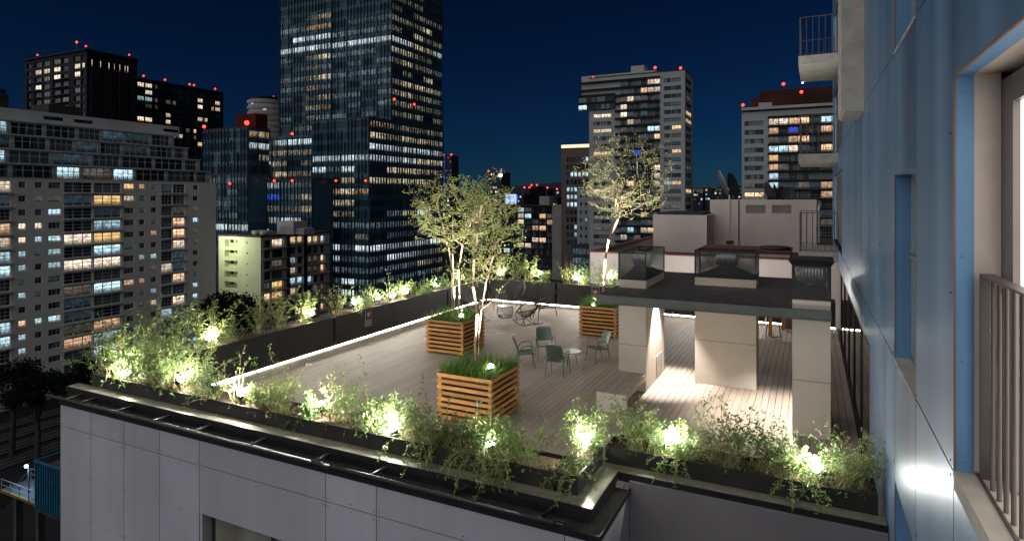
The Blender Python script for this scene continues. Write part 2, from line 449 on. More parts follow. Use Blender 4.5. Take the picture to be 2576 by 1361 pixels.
def mesh_screen():
    m, nt, b = nodes('perforated_sheet')
    b.inputs['Base Color'].default_value = (0.008, 0.008, 0.009, 1); b.inputs['Roughness'].default_value = 0.5
    g = N(nt, 'ShaderNodeNewGeometry'); s = N(nt, 'ShaderNodeSeparateXYZ'); nt.links.new(g.outputs['Position'], s.inputs[0])
    h = math_node(nt, 'ADD', s.outputs[0], s.outputs[1])
    row = math_node(nt, 'MULTIPLY', s.outputs[2], 42.0)
    odd = math_node(nt, 'MULTIPLY', math_node(nt, 'MODULO', math_node(nt, 'FLOOR', row), 2.0), 0.5)
    fx = math_node(nt, 'FRACT', math_node(nt, 'ADD', math_node(nt, 'MULTIPLY', h, 36.0), odd))
    fz = math_node(nt, 'FRACT', row)
    dx = math_node(nt, 'SUBTRACT', math_node(nt, 'ABSOLUTE', fx), 0.5); dz = math_node(nt, 'SUBTRACT', math_node(nt, 'ABSOLUTE', fz), 0.5)
    d2 = math_node(nt, 'ADD', math_node(nt, 'MULTIPLY', dx, dx), math_node(nt, 'MULTIPLY', dz, dz))
    hole = math_node(nt, 'LESS_THAN', d2, 0.118)
    t = N(nt, 'ShaderNodeBsdfTransparent'); mx = N(nt, 'ShaderNodeMixShader')
    nt.links.new(hole, mx.inputs[0]); nt.links.new(b.outputs[0], mx.inputs[1]); nt.links.new(t.outputs[0], mx.inputs[2])
    nt.links.new(mx.outputs[0], nt.nodes['Material Output'].inputs[0])
    return m
M['mesh'] = mesh_screen()
def terrace_glass():
    m, nt, b = nodes('terrace_glass')
    b.inputs['Base Color'].default_value = (0.012, 0.014, 0.013, 1)
    b.inputs['Roughness'].default_value = 0.03; b.inputs['Specular IOR Level'].default_value = 0.9
    return m
M['tglass'] = terrace_glass()
M['night_pane'] = surf('night_pane', (0.16, 0.155, 0.13), 0.10, 0, 0.35, 1.5, (1,1,0.1))
M['room_white'] = glow('lit_room', (1.0, 0.90, 0.80), 2.6, True)
M['screen'] = surf('sign_plate', (0.012, 0.012, 0.013), 0.5)
M['signwhite'] = surf('sign_white', (0.34, 0.35, 0.34), 0.6)
M['signred'] = surf('sign_red', (0.16, 0.02, 0.02), 0.6)

# ================================================================== STRUCTURE: ground, streets
structure(MB().quad((-4000,-400,GROUND),(3000,-400,GROUND),(3000,5000,GROUND),(-4000,5000,GROUND)).build('ground', M['asphalt']),
          'dark city ground far below the terrace')

# ================================================================== facades
WINMESH = {}
def window_mesh(nx, nz, glass, frame, tu=0.03, tz=0.05):
    key = (nx, nz, glass, frame, tu, tz)
    if key not in WINMESH:
        b = MB()
        b.quad((-.5,0,-.5),(.5,0,-.5),(.5,0,.5),(-.5,0,.5), 0)
        for i in range(nx + 1):
            u = -.5 + i / nx; w = tu if 0 < i < nx else tu * 1.3
            b.box(max(-.5,u-w/2), -0.06, -.5, min(.5,u+w/2), 0.02, .5, 1)
        for k in range(nz + 1):
            z = -.5 + k / nz; w = tz
            if 0 < k < nz and nz == 2: z = 0.12
            b.box(-.5, -0.05, max(-.5,z-w/2), .5, 0.015, min(.5,z+w/2), 1)
        WINMESH[key] = b.mesh('window_%d' % len(WINMESH), [M[glass], M[frame]])
    return WINMESH[key]
def fmap(side, c):
    if side == 'y': return lambda u, z, d=0.0: (u, c + d, z)
    return lambda u, z, d=0.0: (c - d, u, z)
def window(parent, side, c, ua, ub, za, zb, glass, nx=1, nz=1, depth=0.25, frame='dkframe', tu=0.03, tz=0.05, name='window'):
    me = window_mesh(nx, nz, glass, frame, tu, tz)
    p = fmap(side, c)((ua+ub)/2, (za+zb)/2, depth)
    return put(me, name, parent, p, 0.0 if side == 'y' else rad(90), (ub-ua, 1, zb-za))
def facade(parent, side, c, u0, u1, z0, z1, ops, mat, depth=0.25, frame='dkframe', name='wall', windows=True):
    """wall with real openings and reveals; ops = (ua, ub, za, zb, glass, nx, nz)"""
    fm = fmap(side, c); b = MB()
    us = sorted({u0, u1} | {o[0] for o in ops} | {o[1] for o in ops})
    zs = sorted({z0, z1} | {o[2] for o in ops} | {o[3] for o in ops})
    ui = {u: i for i, u in enumerate(us)}; zi = {z: i for i, z in enumerate(zs)}
    hole = set()
    for o in ops:
        for i in range(ui[o[0]], ui[o[1]]):
            for k in range(zi[o[2]], zi[o[3]]): hole.add((i, k))
    for k in range(len(zs) - 1):
        i = 0
        while i < len(us) - 1:
            if (i, k) in hole: i += 1; continue
            j = i
            while j < len(us) - 1 and (j, k) not in hole: j += 1
            b.quad(fm(us[i], zs[k]), fm(us[j], zs[k]), fm(us[j], zs[k+1]), fm(us[i], zs[k+1])); i = j
    for o in ops:
        ua, ub, za, zb = o[:4]; e = depth + 0.05
        b.quad(fm(ua,za), fm(ub,za), fm(ub,za,e), fm(ua,za,e)); b.quad(fm(ua,zb), fm(ub,zb), fm(ub,zb,e), fm(ua,zb,e))
        b.quad(fm(ua,za), fm(ua,zb), fm(ua,zb,e), fm(ua,za,e)); b.quad(fm(ub,za), fm(ub,zb), fm(ub,zb,e), fm(ub,za,e))
    w = b.build(name, mat, parent)
    if windows:
        for o in ops:
            window(parent, side, c, o[0], o[1], o[2], o[3], o[4], o[5], o[6], depth, frame)
    return w
class Block:
    """axis-aligned building volume measured from the photo: front (-Y) face and right (+X) face"""
    def __init__(s, px_l, px_c, px_r, py_top, t, depth=None):
        C = at_d(px_c, py_top, t)
        s.xc, s.yc, s.zt = C.x, C.y, C.z
        s.xl = on_y(px_l, py_top, s.yc).x
        s.yb = on_x(px_r, py_top, s.xc).y if depth is None else s.yc + depth
        s.t = t
    def z(s, py): return CAM_H + (496.0 - py) * s.t / 1540.0
    def x(s, px): return on_y(px, 496, s.yc).x
    def y(s, px): return on_x(px, 496, s.xc).y
    def shell(s, parent, mat, roof=None, front=True, side=True, z0=GROUND, over=0.0):
        b = MB()
        x0, x1, y0, y1, z1 = s.xl, s.xc, s.yc, s.yb, s.zt
        b.quad((x0,y1,z0),(x0,y0,z0),(x0,y0,z1),(x0,y1,z1)); b.quad((x1,y1,z0),(x0,y1,z0),(x0,y1,z1),(x1,y1,z1))
        if front: b.quad((x0,y0,z0),(x1,y0,z0),(x1,y0,z1),(x0,y0,z1))
        if side: b.quad((x1,y0,z0),(x1,y1,z0),(x1,y1,z1),(x1,y0,z1))
        b.build('rear_wall' if not (front and side) else 'wall', mat, parent)
        boxo('roof', roof or mat, x0-over, y0-over, z1, x1+over, y1, z1+0.5, parent)
def bld(name, label, B, cat='building', group=None):
    return thing(name, label, cat, ((B.xl+B.xc)/2, (B.yc+B.yb)/2, GROUND), 0, group)
SPH = {}
def beacon(parent, p, r=0.32, mat='beacon', name='beacon', pole=1.2):
    if mat not in SPH:
        SPH[mat] = MB().lathe([(0.05,-1),(0.7,-0.7),(1,0),(0.7,0.7),(0.05,1)], n=8).mesh('globe_'+mat, M[mat], True)
    put(SPH[mat], name, parent, p, 0, (r,r,r))
    if pole: boxo('beacon_pole', M['dkframe'], p[0]-.08, p[1]-.08, p[2]-r-pole, p[0]+.08, p[1]+.08, p[2]-r*0.9, parent)
def pick(r, table):
    s = sum(w for _, w in table); x = r.random() * s
    for k, w in table:
        x -= w
        if x <= 0: return k
    return table[0][0]

# ================================================================== left residential slab block
def residential_left():
    r = random.Random(11)
    xw = -143.0
    py2z = lambda px, py: on_x(px, py, xw).z
    Yp = lambda zx: on_x(zx * 0.485 * 0.7402, 496, xw).y       # from close-up measurements
    y0, y1 = 46.0, on_x(543, 496, xw).y
    ztop = 8.5; H = 2.8
    t = thing('apartment_block', 'long pale concrete apartment block with stepped glazed top storeys at far left', 'building',
              (xw-8, (y0+y1)/2, GROUND))
    mix = [('g_dark',26),('g_curtain',34),('g_unlit_glow',24),('g_cool',8),('g_warm',2),('g_white',3),('g_dim',5)]
    bays = [(46.5,Yp(-170),'b'),(Yp(-120),Yp(-78),'w'),(Yp(-30),Yp(75),'b'),(Yp(130),Yp(182),'w'),(Yp(246),Yp(295),'w'),(Yp(340),Yp(428),'w2'),
            (Yp(450),Yp(648),'b'),(Yp(660),Yp(850),'b'),(Yp(870),Yp(940),'w2'),(Yp(976),Yp(1014),'w'),(Yp(1058),Yp(1098),'w'),
            (Yp(1132),Yp(1208),'b'),(Yp(1213),Yp(1296),'b'),(Yp(1352),Yp(1388),'w')]
    rows = [ztop - 0.55 - H * k for k in range(15)]
    ops = []; slabs = []
    lit = {(1,7):'g_amber',(4,6):'g_white',(4,7):'g_amber',(5,6):'g_dark',(5,7):'g_cool',(6,6):'g_white',(6,7):'g_white',(8,7):'g_cool',
           (3,7):'g_cool',(12,6):'g_warm',(11,7):'g_warm',(1,8):'g_white',(0,9):'g_amber',(0,8):'g_amber',(8,8):'g_warm',(8,9):'g_warm',
           (3,12):'g_warm',(4,12):'g_warm',(5,12):'g_white',(8,12):'g_warm',(7,11):'g_white',(3,2):'g_warm',(4,2):'g_white',(5,2):'g_cool',
           (6,2):'g_cool',(3,3):'g_white',(3,4):'g_white',(4,3):'g_white',(4,4):'g_cool',(5,3):'g_cool',(6,3):'g_cool',(5,5):'g_cool',(6,5):'g_cool',
           (10,2):'g_cool',(10,4):'g_cool',(10,5):'g_cool',(11,3):'g_cool',(12,3):'g_cool',(11,2):'g_cool',(9,10):'g_cool',(6,9):'g_cool',(6,10):'g_cool'}
    for k, zt in enumerate(rows):
        for i, (ya, yb, kind) in enumerate(bays):
            g = lit.get((k, i)) or pick(r, mix)
            if kind == 'b': ops.append((ya, yb, zt-2.15, zt, g, 5 if yb-ya > 7 else 3, 3))
            elif kind == 'w2': ops.append((ya, yb, zt-1.35, zt-0.1, g, 3, 2))
            else: ops.append((ya, yb, zt-1.3, zt-0.1, g, 2, 2))
        for (ya, yb) in ((Yp(-30),Yp(75)),(Yp(450),Yp(850)),(Yp(1132),Yp(1296))):
            slabs.append((ya-0.3, yb+0.3, zt-2.45))
    facade(t, 'x', xw, y0, y1, GROUND, ztop, ops, M['res_left'], 0.35, 'res_slab')
    for ya, yb, z in slabs: boxo('balcony_slab', M['res_slab'], xw-0.2, ya, z, xw+0.55, yb, z+0.22, t)
    # set-back storeys
    x = xw
    ends = [0, 1.5, 3.5, 5.5, 10]
    for k in range(4):
        z0 = ztop + k * 3.0; z1 = z0 + 3.0
        x = xw - 0.4 - 1.3 * k
        ye = y1 - [1.5, 3.5, 6.0, 9.0][k]
        ops = []; y = y0 + 0.5
        while y < ye - 3:
            w = r.choice([5.2, 6.5, 8.0]); w = min(w, ye - y - 0.4)
            g = pick(r, [('g_dark',32),('g_curtain',32),('g_unlit_glow',26),('g_cool',7),('g_warm',2),('g_dim',5),('g_white',3)])
            ops.append((y, y+w-0.7, z0+0.25, z1-0.3, g, 4, 2)); y += w
        facade(t, 'x', x, y0, ye, z0, z1, ops, M['res_slab'], 0.25, 'res_slab')
        boxo('terrace_slab', M['res_slab'], x-3, y0, z1-0.12, x+0.5, ye, z1+0.12, t)
        boxo('end_wall', M['res_left'], x-14, ye-0.3, z0, x-0.02, ye, z1, t)
        rail = MB()
        yy = y0
        while yy < ye: rail.box(x+0.36, yy, z0+0.12, x+0.42, yy+0.06, z0+1.05); yy += 0.45
        rail.box(x+0.34, y0, z0+1.05, x+0.44, ye, z0+1.12)
        rail.build('terrace_railing', M['dkframe'], t)
    # roof parapet with vents
    zt = ztop + 12.0; ye = y1 - 11.0; xr = x - 1.2
    z2 = zt + 2.6
    ops = [(Yp(408),Yp(550),zt+1.0,zt+1.8,'g_dark',1,1),(Yp(622),Yp(755),zt+1.0,zt+1.8,'g_dark',1,1),(Yp(1247),Yp(1355),zt+1.0,zt+1.8,'g_dark',1,1)]
    facade(t, 'x', xr, y0, ye, zt-0.1, z2, ops, M['res_slab'], 0.4)
    b = MB()
    b.quad((xr,y0,z2),(xr,ye,z2),(xr-14,ye,z2),(xr-14,y0,z2)); b.quad((xr,ye,zt),(xr-14,ye,zt),(xr-14,ye,z2),(xr,ye,z2))
    b.quad((xw,y1,GROUND),(xw-16,y1,GROUND),(xw-16,y1,ztop),(xw,y1,ztop)); b.quad((xw,y0,ztop),(xw,y1,ztop),(xw-16,y1,ztop),(xw-16,y0,ztop))
    b.build('roof', M['res_left'], t)
    # pent house, dishes and mast on the roof
    boxo('roof_hut', M['roofdark'], xr-9, y0, z2, xr-2, Yp(200), z2+3.0, t)
    boxo('roof_hut', M['roofdark'], xr-9, Yp(480), z2, xr-2, Yp(710), z2+2.2, t)
    for px, py, rr in ((30,265,0.6),(95,262,1.1)):
        p = on_x(px*0.36, 262, xr-4)
    d = MB()
    for zx, s in ((30,0.6),(95,1.3),(130,0.7),(178,0.6)):
        p = Vector((xr-3, Yp(zx), z2+3.0+s*1.1))
        d.lathe([(0.02,0.0),(s*.6,0.08*s),(s,0.3*s)], p, 12, 'x'); d.tube([p, (p.x-.3,p.y,z2+2.9)], 0.08, 5)
    d.build('satellite_dish', M['dkframe'], t)
    boxo('mast', M['dkframe'], xr-3.05, Yp(62)-.05, z2+3, xr-2.95, Yp(62)+.05, z2+9, t)
    o = MB().box(xw-16, y0-6, GROUND, xw+.7, y1+0.5, GROUND+1.2).build('plinth', M['roofdark'], t)
residential_left()

# ================================================================== dark towers behind it
def dark_towers():
    r = random.Random(5)
    B = Block(63, 218, 345, 131, 235); t = bld('apartment_tower', 'dark tower with red roof beacons and few lit windows behind the pale block', B)
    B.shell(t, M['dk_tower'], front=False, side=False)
    w = B.xc - B.xl; H = 3.1
    ops = []
    cols = [(0.03,0.10),(0.16,0.28),(0.30,0.42),(0.47,0.59),(0.61,0.72),(0.80,0.90),(0.915,0.97)]
    lit = {(1,1):'g_white',(1,2):'g_white',(1,3):'g_white',(1,5):'g_white',(1,6):'g_white',(2,2):'g_dim',(2,3):'g_white',(3,1):'g_white',(2,5):'g_white'}
    for k in range(14):
        for i, (a, b_) in enumerate(cols):
            z1 = B.zt - 0.8 - H * k
            g = lit.get((k, i), 'g_dark' if r.random() < .93 else 'g_dim')
            ops.append((B.xl+w*a, B.xl+w*b_, z1-2.1, z1, g, 2, 1))
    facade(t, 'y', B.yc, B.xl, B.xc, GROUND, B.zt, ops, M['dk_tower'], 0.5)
    for i in (0, 1, 3, 4):
        for k in range(2, 14):
            z1 = B.zt - 0.8 - H*k
            boxo('balcony_slab', M['dk_rib'], B.xl+w*cols[i][0]-.3, B.yc-1.2, z1-2.5, B.xl+w*cols[i][1]+.3, B.yc-0.02, z1-2.2, t)
    d = B.yb - B.yc; n = 17
    ops = []
    for i in range(n):
        a = B.yc + d*(0.04+0.92*i/n); 
        g = 'g_white' if i in (1,4,7,9,11,13,14) else 'g_dark'
        ops.append((a, a+d*0.022, B.zt-5.2, B.zt-2.4, g, 1, 1))
    facade(t, 'x', B.xc, B.yc, B.yb, GROUND, B.zt, ops, M['dk_tower'], 0.4)
    for i in range(n + 1):
        a = B.yc + d*(0.02+0.92*i/n)
        for za, zb in ((-4, 10), (10.6, 25), (25.6, B.zt-5.4)):
            if (i*7+int(za)) % 5: boxo('rib', M['dk_rib'], B.xc+.02, a, za, B.xc+0.5, a+0.35, zb, t)
    boxo('roof_slab', M['dk_tower'], B.xl-.6, B.yc-.8, B.zt+.55, B.xc+.6, B.yb, B.zt+1.1, t)
    z = B.zt+2.2
    beacon(t, (B.x(94), B.yc, z)); beacon(t, (B.xc-.5, B.yc, z)); beacon(t, (B.xc, B.y(325), z))
    p = on_y(193, 107, B.yc+8)
    boxo('mast', M['dkframe'], p.x-.12, p.y-.12, B.zt, p.x+.12, p.y+.12, p.z-.4, t); beacon(t, tuple(p), 0.45, pole=0)
    # second, lower and longer one
    C = at_d(345, 200, 262)
    xw, y0, zt = C.x, C.y, C.z
    y1 = on_x(562, 400, xw).y
    t = thing('apartment_tower', 'long dark apartment tower with scattered lit windows right of the taller dark tower', 'building', (xw-9,(y0+y1)/2,GROUND))
    d = y1-y0; ops = []; H = 2.95
    cols = [(0.0,0.075),(0.08,0.16),(0.18,0.22),(0.30,0.36),(0.375,0.42),(0.44,0.50),(0.53,0.58),(0.62,0.66),(0.67,0.74),(0.755,0.80),(0.84,0.88),(0.89,0.96)]
    lit = {(0,0):'g_white',(0,1):'g_white',(1,1):'g_white',(2,0):'g_cool',(2,1):'g_cool',(2,3):'g_dim',(4,3):'g_white',(5,3):'g_white',(5,0):'g_white',(5,1):'g_white',
           (7,3):'g_warm',(7,4):'g_warm',(7,5):'g_white',(8,1):'g_white',(8,2):'g_white',(1,8):'g_white',(2,8):'g_white',(4,8):'g_white',(4,9):'g_amber',(6,7):'g_warm',(6,9):'g_cool',
           (7,7):'g_dim',(8,8):'g_warm',(8,9):'g_cool',(8,10):'g_white',(8,11):'g_warm',(1,11):'g_white',(2,11):'g_white',(2,10):'g_warm',(7,11):'g_warm',(9,9):'g_warm'}
    for k in range(12):
        for i, (a, b_) in enumerate(cols):
            z1 = zt-1.0-H*k
            g = lit.get((k, i), 'g_dark' if r.random() < .95 else 'g_dim')
            ops.append((y0+d*a+.2, y0+d*b_, z1-1.9, z1, g, 3, 2))
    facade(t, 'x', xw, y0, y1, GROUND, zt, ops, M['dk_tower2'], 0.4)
    b = MB(); b.box(xw-20, y0, zt, xw+.4, y1, zt+.8); b.quad((xw,y1,GROUND),(xw-20,y1,GROUND),(xw-20,y1,zt),(xw,y1,zt)); b.quad((xw,y0,GROUND),(xw-20,y0,GROUND),(xw-20,y0,zt),(xw,y0,zt))
    b.build('roof', M['dk_tower2'], t)
    for px in (363, 417, 479, 490, 543):
        p = on_x(px, 205, xw); beacon(t, (xw-.5, p.y, zt+2.0), 0.4)
    # round white tower
    P = at_d(667, 330, 330); R_ = 9.0
    t = thing('round_tower', 'round pale tower with white balcony bands and two red beacons', 'building', (P.x, P.y, GROUND))
    zt = CAM_H + (496-255)*330/1540
    MB().lathe([(R_-.6, GROUND), (R_-.6, zt)], (P.x,P.y,0), 28).build('wall', M['mid_grey'], t, True)
    for k in range(12):
        z = zt-0.3-3.1*k
        MB().lathe([(R_-.2,z-1.5),(R_,z-1.5),(R_,z),(R_-.2,z)], (P.x,P.y,0), 28).build('balcony_band', M['wht_band'], t)
        for j in range(7):
            a = rad(-150 + 20*j + (k % 2)*6)
            if (j*5+k*3) % 7 < 2:
                px_, py_ = P.x+(R_-.5)*math.cos(a), P.y+(R_-.5)*math.sin(a)
                put(window_mesh(2,1,'g_dim' if (j+k) % 3 else 'g_cool','dkframe'), 'window', t, (px_,py_,z-2.3), a+rad(90), (1.8,1,1.2))
    MB().lathe([(R_-2.5, zt), (R_-2.5, zt+2.0)], (P.x,P.y,0), 24).build('roof_drum', M['dk_tower'], t)
    s = 330/1540
    for px in (641, 688): beacon(t, (P.x+(px-667)*s*RX, P.y+(px-667)*s*RY, zt+2.2), 0.5)
dark_towers()

# ================================================================== glass office complex
def strips(t, B, side, u0, u1, bays, zt, nfl, H, choose, wh=0.58, fins=True, finstep=1.55, gap=0.02):
    """curtain wall: each storey and bay is a separate strip window, thin fins run in front"""
    L = u1 - u0; c = B.yc if side == 'y' else B.xc
    ops = []
    for k in range(nfl):
        z1 = zt - H*k - H*0.2
        for i in range(bays):
            a = u0 + L*(i+gap)/bays; b_ = u0 + L*(i+1-gap)/bays
            ops.append((a, b_, z1-H*wh, z1, choose(k, i), 6, 1))
    facade(t, side, c, u0, u1, GROUND, zt, ops, M['curtainwall'], 0.12, 'fin')
    if fins:
        f = MB(); n = int(abs(L)/finstep); rr = random.Random(n)
        for j in range(n+1):
            u = u0 + L*j/n
            z = zt
            while z > GROUND:
                h = H * rr.choice([1,2,2,3])
                if rr.random() < 0.8:
                    if side == 'y': f.box(u-.07, c-0.45, max(GROUND,z-h+.2), u+.07, c-.01, z)
                    else: f.box(c+.01, u-.07, max(GROUND,z-h+.2), c+0.45, u+.07, z)
                z -= h
        o = f.build('fins', M['fin'], t); o['kind'] = 'stuff'
def glass_complex():
    r = random.Random(3)
    # ---- main tower: two volumes
    B = Block(835, 985, 1112, -160, 232); H = 4.06
    t = bld('glass_tower', 'tallest dark glass office tower with bright bands of lit floors', B)
    z0 = B.zt
    py = lambda z: 496 - (z-CAM_H)*1540/232
    B.shell(t, M['curtainwall'], front=False, side=False)
    nfl = int((z0 - 8)/H)
    def fB(k, i):
        y = py(z0-H*k-H*.5)
        if 92 < y < 120: return 'o_cool'
        if 62 < y < 80 and i < 4: return 'o_dim'
        if 60 < y < 72: return 'o_cool' if i == 0 else 'o_dim'
        if y < 20: return 'o_dark'
        return pick(r, [('o_dim',9),('o_dark',3)]) if i else pick(r, [('o_dark',2),('o_dim',3)])
    def fX(k, i):
        y = py(z0-H*k-H*.5)
        if 92 < y < 120 : return 'o_cool' if i in (0,1,4) else 'o_warm'
        if 292 < y < 320: return 'o_cool'
        if y < 15: return 'o_dark' if i > 2 else 'o_dimw'
        return pick(r, [('o_warm',5),('o_dimw',6),('o_dark',1)]) if i < 4 else pick(r, [('o_dark',3),('o_dimw',3),('o_dim',2)])
    strips(t, B, 'y', B.xl, B.xc, 4, z0, nfl, H, fB)
    strips(t, B, 'x', B.yc, B.yb, 5, z0, nfl, H, fX)
    A = Block(705, 833, 834, -160, 244, 30)
    A.zt = z0
    pa = lambda z: 496 - (z-CAM_H)*1540/244
    def fA(k, i):
        y = pa(z0-H*k-H*.5)
        if 105 < y < 128: return 'o_cool'
        if 82 < y < 104: return 'o_cool' if i else 'o_dark'
        if y < 25: return 'o_dark'
        if i == 3: return pick(r, [('o_amber',3),('o_warm',3),('o_dim',2)])
        if i == 2: return pick(r, [('o_dimw',4),('o_amber',1),('o_dark',2)])
        return pick(r, [('o_dim',3),('o_dark',3)])
    A.shell(t, M['curtainwall'], front=False)
    strips(t, A, 'y', A.xl, A.xc, 4, z0, nfl, H, fA)
    p = on_x(1003, 0, B.xc)
    for px, yy in ((992, 250), (1042, 263)):
        q = on_x(px, yy, B.xc+.6); beacon(t, tuple(q), 0.45, pole=0)
    # ---- front block
    C = Block(785, 929, 1114, 296, 214); H = 4.0
    t = bld('glass_block', 'lower dark glass office block standing in front of the tallest tower', C)
    C.shell(t, M['curtainwall'], M['roofdark'], front=False, side=False)
    pc = lambda z: 496 - (z-CAM_H)*1540/214
    def fC(k, i):
        y = pc(C.zt-H*k-H*.5)
        if k == 3: return 'o_cool'
        if k == 4: return ['o_cool','o_dim','o_cool','o_dark'][i]
        if k == 5: return 'o_warm' if i == 2 else 'o_dark'
        if k == 6: return ['o_dimw','o_amber','o_warm','o_amber'][i]
        if k == 7: return ['o_warm','o_warm','o_warm','o_dark'][i]
        if k in (0,1,2): return 'o_dark'
        if k in (8,10): return pick(r, [('o_dark',5),('o_dimw',2)])
        return pick(r, [('o_dim',7),('o_dark',1),('o_cool',2)])
    def fCX(k, i):
        if k == 0: return 'o_dimw' if i else 'o_amber'
        if k == 1: return pick(r, [('o_dimw',2),('o_warm',1)])
        if k == 2: return 'o_cool'
        if k == 3: return 'o_cool' if i < 3 else 'o_warm'
        if k == 4: return ['o_dark','o_warm','o_warm','o_warm','o_dimw'][i]
        if k == 5: return 'o_warm' if i < 4 else 'o_dimw'
        if k in (6,7): return 'o_dark'
        if k == 11: return 'o_cool'
        return pick(r, [('o_dim',6),('o_dimw',2),('o_warm',1),('o_dark',2),('o_cool',2)])
    strips(t, C, 'y', C.xl, C.xc, 4, C.zt, 17, H, fC)
    strips(t, C, 'x', C.yc, C.yb, 5, C.zt, 17, H, fCX)
    for px in (845, 920): beacon(t, tuple(on_y(px, 455, C.yc-.7)), 0.4, pole=0)
    # ---- left block with plant room tinted as if red-lit
    D = Block(511, 624, 678, 322, 208); H = 4.0
    t = bld('glass_block', 'dark glass office block with red-lit plant room on its roof', D)
    D.shell(t, M['curtainwall'], M['roofdark'], front=False, side=False)
    strips(t, D, 'y', D.xl, D.xc, 3, D.zt, 17, H, lambda k, i: 'o_cool' if (k == 7 and i == 1) else pick(r, [('o_dark',8),('o_dim',2)]))
    strips(t, D, 'x', D.yc, D.yb, 2, D.zt, 9, H, lambda k, i: 'o_amber' if k == 0 else ('o_cool' if k == 1 else pick(r, [('o_warm',2),('o_dimw',3),('o_dark',2)])))
    q = on_y(565, 305, D.yc+4)
    boxo('plant_room', M['red_glow'], D.xl+12, D.yc+4, D.zt+.5, D.xc-1, D.yb, D.zt+5.5, t)
    beacon(t, (D.xl+.5, D.yc, D.zt+1.5), 0.6); beacon(t, (D.xc-.6, D.yc, D.zt+1.7), 0.8)
    # ---- recessed link and podium
    E_ = Block(660, 790, 791, 322, 226, 12); E_.zt = D.zt - 1
    t = bld('glass_link', 'recessed glass link with vertical fins between two office blocks', E_)
    E_.shell(t, M['curtainwall'], front=False)
    def fE(k, i):
        if k == 0: return 'o_dim' if i == 0 else 'o_cool'
        if k == 4: return 'o_warm'
        return pick(r, [('o_warm',3),('o_dimw',4),('o_amber',1),('o_dark',1)])
    strips(t, E_, 'y', E_.xl, E_.xc, 4, E_.zt, 9, H, fE, finstep=2.6)
    beacon(t, tuple(on_y(735, 337, E_.yc-.7)), 0.5, pole=0)
    G = Block(624, 786, 787, 452, 204, 10)
    t = bld('glass_podium', 'glass office podium with a strip of blue lit windows', G)
    G.shell(t, M['curtainwall'], M['roofdark'], front=False)
    def fG(k, i):
        if k == 0: return 'o_cool' if i < 3 else 'o_dim'
        if k == 1: return 'g_blue' if i < 3 else ('o_dim' if i < 5 else 'o_warm')
        if k == 2: return 'o_dimw' if i != 5 else 'o_warm'
        if k == 3: return 'o_cool' if 2 <= i <= 4 else 'o_dark'
        if k == 4: return 'o_cool' if i < 2 else 'o_dark'
        return pick(r, [('o_dark',4),('o_dim',2)])
    strips(t, G, 'y', G.xl, G.xc, 6, G.zt, 7, H, fG)
    for px in (646, 690, 735): beacon(t, tuple(on_y(px, 455, G.yc-.7)), 0.4, pole=0)
    I_ = Block(520, 624, 625, 440, 206, 8)
    t = bld('glass_podium', 'lower bluish glass wing at the left end of the office podium', I_)
    I_.shell(t, M['curtainwall'], M['roofdark'], front=False)
    strips(t, I_, 'y', I_.xl, I_.xc, 4, I_.zt, 8, H, lambda k, i: 'o_cool' if k == 4 else pick(r, [('o_dim',6),('o_dark',3)]))
    beacon(t, tuple(on_y(578, 462, I_.yc-.7)), 0.4, pole=0)
glass_complex()

